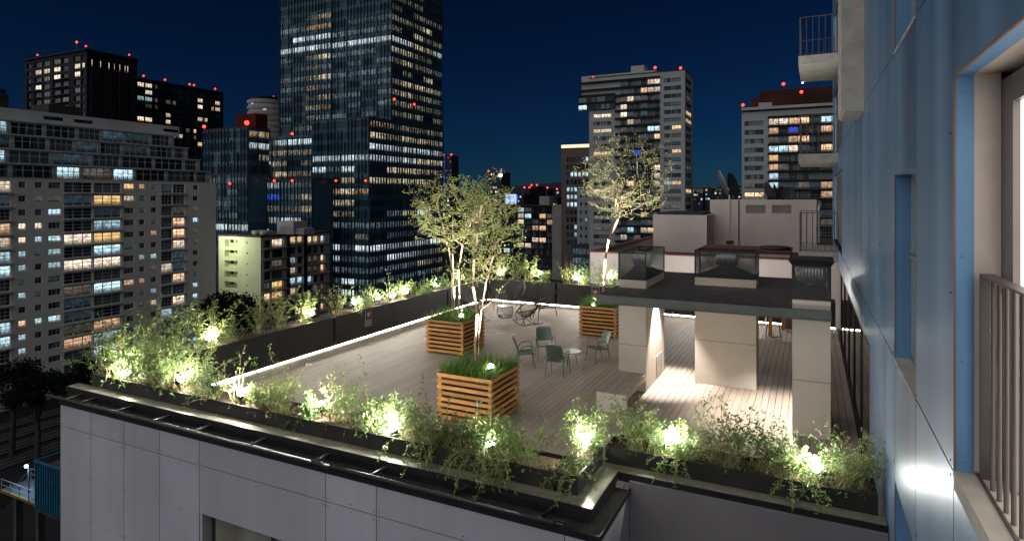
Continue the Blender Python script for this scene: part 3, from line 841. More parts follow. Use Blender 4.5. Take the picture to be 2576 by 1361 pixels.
# ================================================================== lime-white apartment house in front of the offices
def lime_house():
    r = random.Random(9)
    B = Block(550, 656, 829, 598, 168); H = 2.98
    t = bld('apartment_house', 'pale lime apartment house with recessed balconies in front of the glass offices', B)
    B.shell(t, M['mid_white'], M['roofdark'], front=False, side=False, over=0.15)
    w = B.xc - B.xl; xs = lambda px: on_y(px, 496, B.yc).x
    # left face: open stair balconies with parapets
    ops = []
    xa, xb = xs(565), xs(597)
    for k in range(9):
        z1 = B.zt - 0.9 - H*k
        ops.append((xa, xb, z1-1.95, z1, None, 1, 1))
        ops.append((xs(620), xs(623), z1-0.9, z1-0.4, None, 1, 1))
    facade(t, 'y', B.yc, B.xl, B.xc, GROUND, B.zt, ops, M['mid_white'], 1.4, windows=False)
    for k in range(9):
        z1 = B.zt - 0.9 - H*k
        boxo('back_wall', M['mid_white'], xa-.2, B.yc+1.4, z1-2.2, xb+.2, B.yc+1.6, z1+.3, t)
        for a, b_ in ((0.15,0.40),(0.62,0.88)):
            window(t, 'y', B.yc, xa+(xb-xa)*a, xa+(xb-xa)*b_, z1-0.95, z1-0.1, 'g_cool' if (k == 4 and a > .5) else 'g_dark', 2, 1, 1.36)
        window(t, 'y', B.yc, xs(620), xs(623), z1-0.9, z1-0.4, 'g_dark', 1, 1, 0.3)
    # right face
    d = lambda px: on_x(px, 496, B.xc).y
    ops = []
    table = [('g_dark',6),('g_dim',2),('g_curtain',2),('g_warm',1)]
    lit1 = {0:['g_dark','g_white'],2:['g_dark','g_dim'],4:['g_dim','g_amber'],5:['g_warm','g_warm']}
    lit3 = {0:['g_white','g_amber','g_cool'],2:['g_dim','g_dim','g_white'],3:['g_dim','g_dim','g_warm'],4:['g_cool','g_dark','g_dark']}
    cw = {0:'g_warm',2:'g_cool',3:'g_white',4:'g_cool',5:'g_white'}
    for k in range(9):
        z1 = B.zt - 0.8 - H*k
        l = lit1.get(k) or [pick(r, table), pick(r, table)]
        ops += [(d(665), d(684), z1-2.2, z1, l[0], 2, 1), (d(684)+.05, d(715), z1-2.2, z1, l[1], 3, 1)]
        l = lit3.get(k) or [pick(r, table) for _ in range(3)]
        ops += [(d(774), d(788), z1-2.2, z1, l[0], 2, 1), (d(788)+.05, d(803), z1-2.2, z1, l[1], 2, 1), (d(806), d(818), z1-2.2, z1, l[2], 2, 1)]
    for k in range(9):
        z1 = B.zt - 0.5 - H*k; g = cw.get(k, 'g_dark')
        ops += [(d(730), d(748), z1-2.0, z1, g, 5, 1), (d(748)+.05, d(764), z1-2.0, z1, g if k in (0,4) else 'g_dark', 4, 1)]
    facade(t, 'x', B.xc, B.yc, B.yb, GROUND, B.zt, ops, M['mid_grey'], 0.9)
    boxo('dark_fin', M['tall_black'], B.xc, d(722), GROUND, B.xc+.35, d(728), B.zt+.2, t)
    boxo('dark_fin', M['tall_black'], B.xc, d(764)+.1, GROUND, B.xc+.35, d(771), B.zt+.2, t)
    for k in range(9):
        z1 = B.zt - 0.8 - H*k
        for a, b_ in ((660, 722), (772, 828)):
            boxo('balcony_slab', M['wht_band'], B.xc+.01, d(a), z1-2.5, B.xc+0.8, d(b_), z1-2.28, t)
            rail = MB(); y = d(a)
            while y < d(b_): rail.box(B.xc+.72, y, z1-2.28, B.xc+.76, y+.05, z1-1.4); y += 0.8
            rail.box(B.xc+.7, d(a), z1-1.42, B.xc+.78, d(b_), z1-1.36)
            rail.build('balcony_railing', M['dkframe'], t)
    # roof: parapet, hut, tanks
    p = B.zt
    boxo('roof_hut', M['wht_band'], xs(640), B.yc+8, p+.5, xs(682), B.yc+13, p+4.2, t)
    boxo('roof_hut', M['wht_band'], xs(672), B.yc+9, p+.5, xs(702), B.yc+13, p+2.2, t)
    for px in (629, 648):
        x = xs(px); MB().lathe([(.1,0),(1.0,.1),(1.15,.6),(1.0,1.1),(.1,1.3)], (x, B.yc+2.2, p+.5), 16).build('water_tank', M['wht_band'], t, True)
    boxo('roof_hut', M['wht_band'], xs(588), B.yc+6, p+.5, xs(625), B.yc+9, p+1.4, t)
    # street lamp glow on this face comes from lamps in the lane below
lime_house()
def street_lamp():
    B = Block(550, 656, 829, 598, 168)
    x, y = B.xl+5, B.yc-9; z = -6.0
    t = thing('street_lamp', 'greenish street lamp in front of the pale lime house, behind the shrubs', 'street lamp', (x, y, GROUND))
    MB().tube([(x,y,GROUND),(x,y,z-.6),(x,y+.5,z),(x,y+1.4,z+.1)], [.14,.10,.08,.06], 8).build('pole', M['dkframe'], t, True)
    boxo('head', M['dkframe'], x-.2, y+1.3, z, x+.2, y+2.2, z+.16, t)
    boxo('lamp', glow('street_lamp_glass', (.85,1,.65), 14), x-.14, y+1.4, z-.05, x+.14, y+2.1, z-.004, t)
    L = bpy.data.lights.new('street_lamp', 'POINT'); L.energy = 4200; L.color = (.93,1,.74); L.shadow_soft_size = .3
    o = bpy.data.objects.new('street_lamp_light', L); COL.objects.link(o); o.location = (x, y+1.75, z-.45)
street_lamp()

# ================================================================== city on the right
def tall_white():
    r = random.Random(21)
    B = Block(1482, 1723, 1743, 178, 219); H = 2.86
    t = bld('apartment_tower', 'tall white apartment tower with black balcony bands and overhanging top left corner', B)
    B.shell(t, M['tall_white'], M['roofdark'], front=False, side=False)
    X = B.x; nf = 27
    ops = []
    litL = {4:'g_white',6:'g_white',19:'g_dim',22:'g_warm',14:'g_white',9:'g_warm'}
    for k in range(nf):
        z1 = B.zt - 2.3 - H*k
        if k >= 3:
            ops += [(X(1493), X(1511), z1-1.45, z1, litL.get(k, pick(r,[('g_curtain',5),('g_dark',4),('g_dim',1)])), 2, 1),
                    (X(1512), X(1537), z1-1.45, z1, litL.get(k, pick(r,[('g_curtain',5),('g_dark',5),('g_dim',1)])), 3, 1)]
        g = {6:'g_dark',9:'g_curtain',13:'g_cool',16:'g_dim'}.get(k, pick(r, [('g_curtain',5),('g_dark',5),('g_unlit_glow',3)]))
        g2 = {6:'g_warm',9:'g_warm',13:'g_warm'}.get(k, g)
        ops += [(X(1670), X(1689), z1-1.5, z1, g, 3, 1), (X(1690), X(1713), z1-1.5, z1, g2, 3, 1)]
    # balcony zone as deep opening rows
    lit = {(0,4):'g_white',(0,5):'g_white',(1,5):'g_white',(1,4):'g_white',(1,3):'g_warm',(2,1):'g_white',(3,0):'g_white',(4,0):'g_white',(5,1):'g_white',(5,2):'g_dim',
           (6,5):'g_cool',(6,4):'g_cool',(7,5):'g_warm',(9,2):'g_blue',(11,5):'g_white',(12,5):'g_white',(13,5):'g_white',(15,5):'g_warm',(15,0):'g_white',(13,1):'g_warm',(17,3):'g_amber',
           (19,3):'g_white',(19,4):'g_warm',(20,0):'g_white',(19,1):'g_cool'}
    cols = [1560, 1577, 1594, 1611, 1628, 1645, 1660]
    for k in range(nf):
        z1 = B.zt - 2.1 - H*k
        for i in range(6):
            g = lit.get((k, i), pick(r, [('g_dark',6),('g_curtain',4),('g_unlit_glow',4),('g_dim',1)]))
            ops.append((X(cols[i])+.1, X(cols[i+1])-.05, z1-2.05, z1, g, 2, 1))
    facade(t, 'y', B.yc, B.xl, B.xc, GROUND, B.zt, ops, M['tall_white'], 0.3)
    for k in range(nf+1):
        z1 = B.zt - 2.1 - H*k
        boxo('balcony_band', M['tall_black'], X(1548 if k > 2 else 1460), B.yc-1.0, z1+.04, X(1660), B.yc-.03, z1+.80, t)
        if k < nf:
            boxo('glass_balustrade_rail', M['alu'], X(1559), B.yc-.95, z1-1.2, X(1660), B.yc-.9, z1-1.13, t)
    ops = []
    for k in range(nf):
        z1 = B.zt - 2.3 - H*k; d = B.yb-B.yc
        ops.append((B.yc+d*.12, B.yc+d*.86, z1-1.6, z1, pick(r, [('g_dark',7),('g_dim',3),('g_curtain',4),('g_warm',1)]), 4, 1))
    facade(t, 'x', B.xc, B.yc, B.yb, GROUND, B.zt, ops, M['tall_white'], 0.3)
    # overhanging box at the upper left
    xa = X(1456); zt = B.z(222); zb = B.z(262)
    boxo('overhang', M['tall_black'], xa, B.yc-1.0, zb, X(1548), B.yc+10, zt, t)
    boxo('roof_storey', M['mid_grey'], X(1462), B.yc+.5, zt+.03, X(1650), B.yc+10, B.zt+1.2, t)
    for k in range(2):
        z1 = zt - 1.0 - H*k
        for i in range(4):
            a = xa + .3 + i*(X(1548)-xa)/4
            g = {(1,0):'g_cool'}.get((k, i), pick(r, [('g_curtain',4),('g_dark',3)]))
            window(t, 'y', B.yc-1.03, a, a+(X(1548)-xa)/4-.3, z1-1.9, z1, g, 2, 1, 0.0)
    boxo('roof_hut', M['mid_grey'], X(1582), B.yc+3, B.zt+.5, X(1615), B.yc+9, B.zt+4, t)
    for px, py in ((1492,197),(1648,171),(1712,172)): beacon(t, tuple(on_y(px, py, B.yc+.5)), 0.5, pole=1.5)

def red_roof_tower():
    r = random.Random(31)
    B = Block(1866, 2150, 2151, 268, 186, 25); H = 2.9
    t = bld('apartment_tower', 'pale apartment tower with dark red roof storeys beside the blue building', B)
    B.shell(t, M['tall_white'], M['roofdark'], front=False)
    X = B.x; nf = 18; ops = []
    for k in range(nf):
        z1 = B.zt - 2.9 - H*k
        g = {8:'g_warm',7:'g_dim'}.get(k, pick(r, [('g_curtain',6),('g_dark',5)]))
        ops += [(X(1873), X(1897), z1-1.55, z1, g, 3, 1), (X(1898), X(1921), z1-1.55, z1, {8:'g_warm'}.get(k, pick(r,[('g_curtain',5),('g_dark',6)])), 2, 1)]
    lit = {(0,0):'g_white',(0,1):'g_white',(0,2):'g_warm',(0,3):'g_warm',(1,0):'g_warm',(1,2):'g_blue',(2,2):'g_warm',(2,3):'g_warm',(3,0):'g_cool',(3,1):'g_cool',(3,2):'g_white',
           (4,0):'g_amber',(5,0):'g_warm',(6,0):'g_cool',(7,0):'g_cool',(0,5):'g_cool',(1,5):'g_warm',(3,5):'g_warm',(7,5):'g_warm',(8,5):'g_warm'}
    cols = [1934, 1958, 1983, 2007, 2036, 2065, 2095, 2120, 2146]
    for k in range(nf):
        z1 = B.zt - 2.5 - H*k
        for i in range(8):
            g = lit.get((k, i), pick(r, [('g_dark',6),('g_curtain',4),('g_unlit_glow',4),('g_dim',1)]))
            ops.append((X(cols[i])+.1, X(cols[i+1])-.05, z1-2.1, z1, g, 2, 1))
    facade(t, 'y', B.yc, B.xl, B.xc, GROUND, B.zt, ops, M['tall_white'], 0.3)
    for k in range(nf+1):
        z1 = B.zt - 2.5 - H*k
        boxo('balcony_band', M['tall_black'], X(1932), B.yc-1.0, z1+.05, X(2148), B.yc-.03, z1+.75, t)
        boxo('glass_balustrade_rail', M['alu'], X(1932), B.yc-.95, z1-1.25, X(2148), B.yc-.9, z1-1.18, t)
    boxo('roof_slab', M['mid_grey'], X(1866), B.yc-1.2, B.zt+.55, X(2150), B.yc+15, B.zt+1.4, t)
    boxo('roof_storey', M['red_roof'], X(1886), B.yc+4, B.zt+1.42, X(2150), B.yc+20, B.zt+5.2, t)
    boxo('roof_storey', M['red_roof'], X(1905), B.yc+7, B.zt+5.23, X(2150), B.yc+20, B.zt+7.8, t)
    boxo('roof_screen', M['wht_band'], X(1906), B.yc+3.9, B.zt+1.5, X(1940), B.yc+3.98, B.zt+3.4, t)
    boxo('roof_screen', M['red_roof'], X(1955), B.yc+2.5, B.zt+1.5, X(2150), B.yc+3.0, B.zt+3.8, t)
    for px, py in ((1869,265),(1971,212),(2016,232)): beacon(t, tuple(on_y(px, py, B.yc+3)), 0.5, pole=1.0)
    beacon(t, tuple(on_y(2019, 208, B.yc+6)), 0.35, 'lampblue', 'roof_lamp', 0)

def mid_right():
    r = random.Random(41)
    # grid-front building behind the far planter
    B = Block(1180, 1392, 1420, 519, 305); t = bld('apartment_house', 'dark grid-fronted apartment house with square glazed bays behind the trees', B)
    B.shell(t, M['grid_dark'], M['roofdark'], front=False, over=.6)
    H = 3.0; n = 12; w = (B.xc-B.xl)/n; ops = []
    lit = {(1,7):'g_white',(1,8):'g_cool',(1,10):'g_amber',(2,7):'g_white',(2,11):'g_warm',(3,9):'g_warm',(3,10):'g_warm',(5,9):'g_white',(5,10):'g_warm',(0,7):'g_cool',(0,8):'g_dim',(6,7):'g_warm',(6,8):'g_white',(7,5):'g_cool'}
    for k in range(8):
        z1 = B.zt-.9-H*k
        for i in range(n):
            ops.append((B.xl+w*i+.35, B.xl+w*(i+1)-.1, z1-2.5, z1, lit.get((k,i), pick(r,[('g_curtain',8),('g_dark',3),('g_dim',2)])), 2, 2))
    facade(t, 'y', B.yc, B.xl, B.xc, GROUND, B.zt, ops, M['grid_dark'], 0.5)
    boxo('concrete_shaft', M['mid_grey'], B.xc+.2, B.yc-2, GROUND, B.x(1418), B.yc+6, B.zt+.6, t)
    boxo('water_tank', M['mid_grey'], B.x(1345), B.yc+6, B.zt+.5, B.x(1370), B.yc+12, B.zt+5, t)
    boxo('billboard_frame', M['grid_dark'], B.x(1266), B.yc+2.3, B.zt+.5, B.x(1298), B.yc+2.8, B.zt+6.2, t)
    boxo('billboard_face', glow('billboard_face', (0.45, 0.62, 1.0), 1.2), B.x(1267), B.yc+2.2, B.zt+.9, B.x(1294), B.yc+2.27, B.zt+6.0, t)
    boxo('billboard_side', M['g_blue'], B.x(1294)+.1, B.yc+2.2, B.zt+.9, B.x(1298), B.yc+2.27, B.zt+5.6, t)
    # narrow house beside it
    B = Block(1421, 1453, 1454, 532, 285, 12); t = bld('apartment_house', 'narrow grey apartment house between the grid front and the blue-lit house', B)
    B.shell(t, M['mid_grey'], M['roofdark'], front=False)
    ops = []
    for k in range(7):
        for i in range(2):
            z1 = B.zt-.9-2.8*k; a = B.xl+.3+i*(B.xc-B.xl)/2
            ops.append((a, a+(B.xc-B.xl)/2-.5, z1-2.2, z1, pick(r,[('g_curtain',6),('g_dim',1),('g_dark',1)]), 4, 1))
    facade(t, 'y', B.yc, B.xl, B.xc, GROUND, B.zt, ops, M['mid_grey'], 0.3)
    B = Block(1455, 1481, 1482, 528, 270, 12); t = bld('apartment_house', 'small house with a bright balcony and cold blue street light', B)
    B.shell(t, M['mid_grey'], M['roofdark'], front=False)
    ops = []
    gl = ['g_dark','g_white','g_curtain','g_dim','g_cool','g_white','g_cool','g_cool']
    for k in range(8):
        z1 = B.zt-1.2-3.1*k
        ops.append((B.xl+.4, B.xl+(B.xc-B.xl)*.72, z1-2.0, z1, gl[k], 3, 1))
    facade(t, 'y', B.yc, B.xl, B.xc, GROUND, B.zt, ops, M['mid_grey'], 0.5)
    B = Block(1440, 1484, 1485, 622, 240, 12); t = bld('low_pavilion', 'low glazed pavilion washed in blue light by the white tower', B)
    B.shell(t, M['curtainwall'], M['roofdark'], front=False)
    strips(t, B, 'y', B.xl, B.xc, 2, B.zt, 5, 3.6, lambda k, i: 'g_cool' if k == 3 else 'o_dim', 0.75, finstep=1.2)
    # taupe building with slanted windows and a lit crown
    B = Block(1412, 1530, 1531, 372, 262, 15); t = bld('office_house', 'taupe office house with slanted windows and a glowing roof edge', B)
    B.shell(t, M['slant'], M['roofdark'], front=False)
    boxo('lit_crown', glow('lit_crown', (1.0, 0.74, 0.45), 1.4), B.xl+.1, B.yc-.3, B.zt+.55, B.xc, B.yc+4, B.zt+1.9, t)
    H = 3.3; n = 10; w = (B.xc-B.xl-4)/n; ops = []
    for k in range(12):
        for i in range(n):
            g = pick(r, [('g_dark',6),('g_cool',1)])
            if k in (2,): g = 'g_cool' if i > 0 else 'g_dark'
            if k in (4,): g = 'g_cool'
            if k in (5,6): g = 'g_cool' if i < 3 else 'g_dark'
            if k == 0: g = 'g_cool' if i > 4 else 'g_dark'
            a = B.xl+2.5+w*i; z1 = B.zt-3.6-H*k
            ops.append((a, a+w*.72, z1-2.1, z1, g, 1, 1))
    facade(t, 'y', B.yc, B.xl, B.xc, GROUND, B.zt, ops, M['slant'], 0.5)
    B = Block(1452, 1492, 1493, 476, 250, 10); t = bld('apartment_house', 'plain pale house with small square windows before the slanted windows', B)
    B.shell(t, M['tall_white'], M['roofdark'], front=False)
    ops = []
    for k in range(9):
        for i in range(3):
            a = B.xl+1.2+i*2.2; z1 = B.zt-2.2-3.3*k
            ops.append((a, a+.9, z1-1.3, z1, 'g_cool' if (k,i) == (3,1) else 'g_dark', 1, 1))
    facade(t, 'y', B.yc, B.xl, B.xc, GROUND, B.zt, ops, M['tall_white'], 0.4)

def skyline():
    r = random.Random(51)
    spec = [(1115,1136,392,900,'slender far skyscraper with a blue lit edge right of the glass tower','blue'),
            (1228,1262,434,620,'dark far tower with two red beacons above the tree','plain'),
            (1318,1333,476,560,'small dark far tower with a lit stair column','plain'),
            (1336,1352,470,600,'dark far twin tower, left one','plain'),(1354,1378,476,640,'dark far twin tower, right one','plain'),
            (1400,1413,480,580,'dark far tower just left of the taupe office house','plain'),
            (1290,1318,490,500,'low dark far house beside the billboard','plain'),
            (1378,1402,498,520,'low dark far house behind the concrete shaft','plain'),
            (1745,1768,486,700,'low dark far house right of the white tower','plain'),(1768,1792,474,800,'dark far house with a lit stair column near the dishes','plain'),
            (1792,1830,482,760,'broad dark far house behind the satellite dishes','plain'),(1830,1868,480,680,'dark far house at the foot of the red-roofed tower','plain'),
            (1100,1130,500,520,'low dark far house at the right foot of the glass tower','plain')]
    for px0, px1, py, d, lab, kind in spec:
        B = Block(px0, px1, px1+1, py, d, 20); t = bld('far_building', lab, B, group='far skyline')
        B.shell(t, M['far_dark'])
        n = max(2, int((px1-px0)/5)); w = (B.xc-B.xl)/n; H = 3.6*d/500
        for k in range(int((B.zt+6)/H)):
            for i in range(n):
                if r.random() < (0.28 if kind == 'plain' else 0.5):
                    z1 = B.zt-1-H*k
                    window(t, 'y', B.yc, B.xl+w*(i+.15), B.xl+w*(i+.85), z1-H*.5, z1, pick(r,[('g_dim',5),('g_cool',3),('g_warm',3),('g_white',1)]) if kind=='plain' else ('g_blue' if i == 0 else 'g_dim'), 1, 1, -0.1)
        if kind == 'blue':
            for k in range(14): window(t, 'y', B.yc, B.xl+.3, B.xl+w*.7, B.zt-6-3.6*k-2, B.zt-6-3.6*k, 'g_blue', 1, 1, -0.1)
            beacon(t, (B.xl, B.yc, B.zt+1.5), 1.0, pole=0)
        if py < 482 and px0 < 1500:
            beacon(t, (B.xl+.5, B.yc, B.zt+1.5), d/700, pole=0)
            if px1-px0 > 14: beacon(t, (B.xc-.5, B.yc, B.zt+1.5), d/700, pole=0)
        if '1228' == str(px0): beacon(t, tuple(on_y(1259, 441, B.yc-2)), 2.0, 'lampblue', 'floodlight', 0)
    # hillside of tiny lights far away
    hills = MB()
    pts = [(-1900,2600),(-1400,3000),(-700,3300),(200,3300),(1100,3000)]
    ys = []
    for x, y in pts:
        ys.append((x, y, 70 + 40*math.sin(x*.004)))
    for (a, b) in zip(ys, ys[1:]):
        hills.quad((a[0],a[1],GROUND),(b[0],b[1],GROUND),(b[0],b[1]+500,b[2]),(a[0],a[1]+500,a[2]))
    structure(hills.build('hills', M['far_dark']), 'low dark hills at the horizon')
    def specks(name, label, n, px, py, d, cols):
        b = MB()
        for _ in range(n):
            x = r.uniform(*px); y = r.triangular(py[0], py[1], py[1]-2); D = r.uniform(*d)
            p = at_d(x, y, D); s = D/1540*r.uniform(.25, .75)
            b.add([p+Vector((-s,0,0)), p+Vector((s,0,0)), p+Vector((0,0,s*1.4)), p+Vector((0,s,0))], [(0,1,2),(1,3,2),(3,0,2),(0,3,1)], r.randrange(len(cols)))
        o = b.build(name, cols, None); tag(o, label, 'city lights', kind='stuff')
    cw = [glow('speck_warm', (1,.75,.5), 1.0), glow('speck_white', (.9,.95,1), 1.0), glow('speck_amber', (1,.6,.3), 0.8)]
    specks('hillside_lights', 'field of tiny city lights on the far hillside', 420, (1743,1868), (471,492), (1500,2300), cw)
    specks('distant_city_lights', 'scattered tiny lights of the distant city behind the trees', 260, (1225,1420), (478,520), (700,1400), cw)
    specks('street_lights', 'small cold lights in the street beyond the far planter', 90, (1240,1490), (640,690), (190,230), [glow('speck_cold', (.4,.75,1), 1.6), cw[1]])
tall_white(); red_roof_tower(); mid_right(); skyline()

# ================================================================== neighbouring roof behind the terrace
def neighbour_roof():
    t = thing('neighbour_roof', 'beige plastered rooftop volumes with red waterproofed edges behind the far planter', 'building', (0, 36, GROUND))
    y0 = 28.5
    A = on_y(1485, 634, y0); zt = A.z
    boxo('wall', M['beige'], A.x, y0, GROUND, 3.5, y0+.35, zt, t)
    boxo('coping', M['redcap'], A.x-.05, y0-.06, zt+.003, 3.5, y0+.4, zt+.07, t)
    boxo('wall', M['beige'], A.x, y0+.36, GROUND, A.x+.3, y0+26, zt-.02, t)
    boxo('coping', M['redcap'], A.x-.05, y0+.42, zt+.003, A.x+.36, y0+26, zt+.06, t)
    boxo('roof_deck', M['roofdark'], A.x+.31, y0+.36, zt-1.0, 12, y0+26, zt-.6, t)
    # left hut
    yb = 37.0
    a = on_y(1643, 540, yb); b = on_y(1778, 540, yb)
    boxo('stair_hut', M['beige'], a.x, yb, zt-.6, b.x, yb+6, a.z, t)
    boxo('roofing', M['roofdark'], a.x+.2, yb+.2, a.z+.003, b.x-.2, yb+5.8, a.z+.12, t)
    # main hut with louvres and a groove
    yc = 40.0
    c = on_y(1786, 503, yc); g0 = on_y(1857, 503, yc); g1 = on_y(1862, 503, yc); d = on_y(2054, 503, yc)
    boxo('lift_hut', M['beige'], c.x, yc, zt-.6, g0.x, yc+7, c.z, t)
    boxo('lift_hut_recess', M['beige'], g0.x, yc+.25, zt-.6, g1.x, yc+7, c.z-.02, t)
    ops = []
    for p0, p1 in ((1876,1926),(1942,1991)):
        u0, u1 = on_y(p0, 520, yc).x, on_y(p1, 520, yc).x; z0, z1 = on_y(p0, 537, yc).z, on_y(p0, 516, yc).z
        ops.append((u0, u1, z0, z1, None, 1, 1))
        f = boxo('louvre_back', M['void'], u0, yc+.2, z0, u1, yc+.24, z1, t)
        for k in range(8):
            z = z0 + (z1-z0)*(k+.5)/8
            boxo('louvre_slat', M['concrete'], u0, yc+.03, z-.02, u1, yc+.15, z+.015, t)
    facade(t, 'y', yc, g1.x, d.x, zt-.6, c.z, ops, M['beige'], 0.2, windows=False, name='lift_hut')
    b_ = MB(); b_.quad((g1.x,yc,c.z),(d.x,yc,c.z),(d.x,yc+7,c.z),(g1.x,yc+7,c.z)); b_.quad((d.x,yc,zt-.6),(d.x,yc+7,zt-.6),(d.x,yc+7,c.z),(d.x,yc,c.z))
    b_.build('roofing', M['beige'], t)
    # conduit and junction boxes
    x = on_y(1835, 520, yc).x
    boxo('conduit', M['beige'], x-.04, yc-.08, on_y(1835,608,yc).z, x+.03, yc-.01, c.z+.3, t)
    for k, px in enumerate((1830, 1836, 1843)):
        p = on_y(px, 609, yc); boxo('junction_box', M['dkframe'], p.x-.06-.03*k, yc-.12, p.z-.08, p.x+.06, yc-.01, p.z+.08, t)
    x = d.x+.12
    MB().tube([(x,yc-.05,zt),(x,yc-.05,c.z-.5),(x,yc+.3,c.z-.3)], .06, 8).build('drain_pipe', M['beige'], t)
    # low red-topped box in front
    ye = 31.0
    e = on_y(1755, 632, ye); f = on_y(1987, 632, ye)
    boxo('roof_box', M['beige'], e.x, ye, zt-1, f.x, ye+3.2, e.z, t)
    boxo('coping', M['redcap'], e.x-.05, ye-.05, e.z+.003, f.x+.05, ye+3.25, e.z+.1, t)
    h = on_y(1950, 622, ye+1.5); MB().lathe([(.62,0),(.7,.06),(.66,.14),(.1,.17)], (h.x, ye+1.6, e.z+.1), 20).build('hatch_cover', M['dkframe'], t)
    # satellite dishes: things of their own on the roof
    def dish(px, py, s, tilt, yaw, lab, mat):
        p = on_y(px, py, yc+2.0)
        o = thing('satellite_dish', lab, 'satellite dish', (p.x, p.y, c.z), yaw, 'satellite dishes on the neighbouring roof')
        h = p.z-c.z
        q = MB()
        q.lathe([(0.02,0.0),(s*.4,0.03*s),(s*.8,0.16*s),(s,0.27*s),(s*.985,.275*s),(s*.78,.18*s),(0.02,.03*s)], (0,0,0), 22, 'y')
        m_ = q.mesh('reflector', M[mat], True)
        put(m_, 'reflector', o, (0,-.1,h), 0, (1,1,1.12), world=False, rot=(tilt,0,0))
        MB().tube([(0,0,-.05),(0,0,h)], .06, 8).build('mast', M['dkframe'], o, world=False)
        MB().tube([(0,-.1,h-s*.7),(0,-s*.9-.1,h-s*.1),(0,-s*1.0-.1,h)], .025, 6).build('feed_arm', M['dkframe'], o, world=False)
        return o
    dish(1816, 463, 0.85, rad(20), rad(-75), 'large pale satellite dish turned side-on, left of the pair', 'alu')
    dish(1841, 467, 0.72, rad(15), rad(-110), 'large dark satellite dish right of the pale one', 'dkframe')
    for i, (px, py, s) in enumerate(((1932,483,.55),(1952,485,.5),(1968,487,.4),(1984,489,.4))):
        dish(px, py, s, rad(15), rad(-60-35*i), 'small dark satellite dish, %s from the left in the row of four' % ('first','second','third','last')[i], 'dkframe')
neighbour_roof()

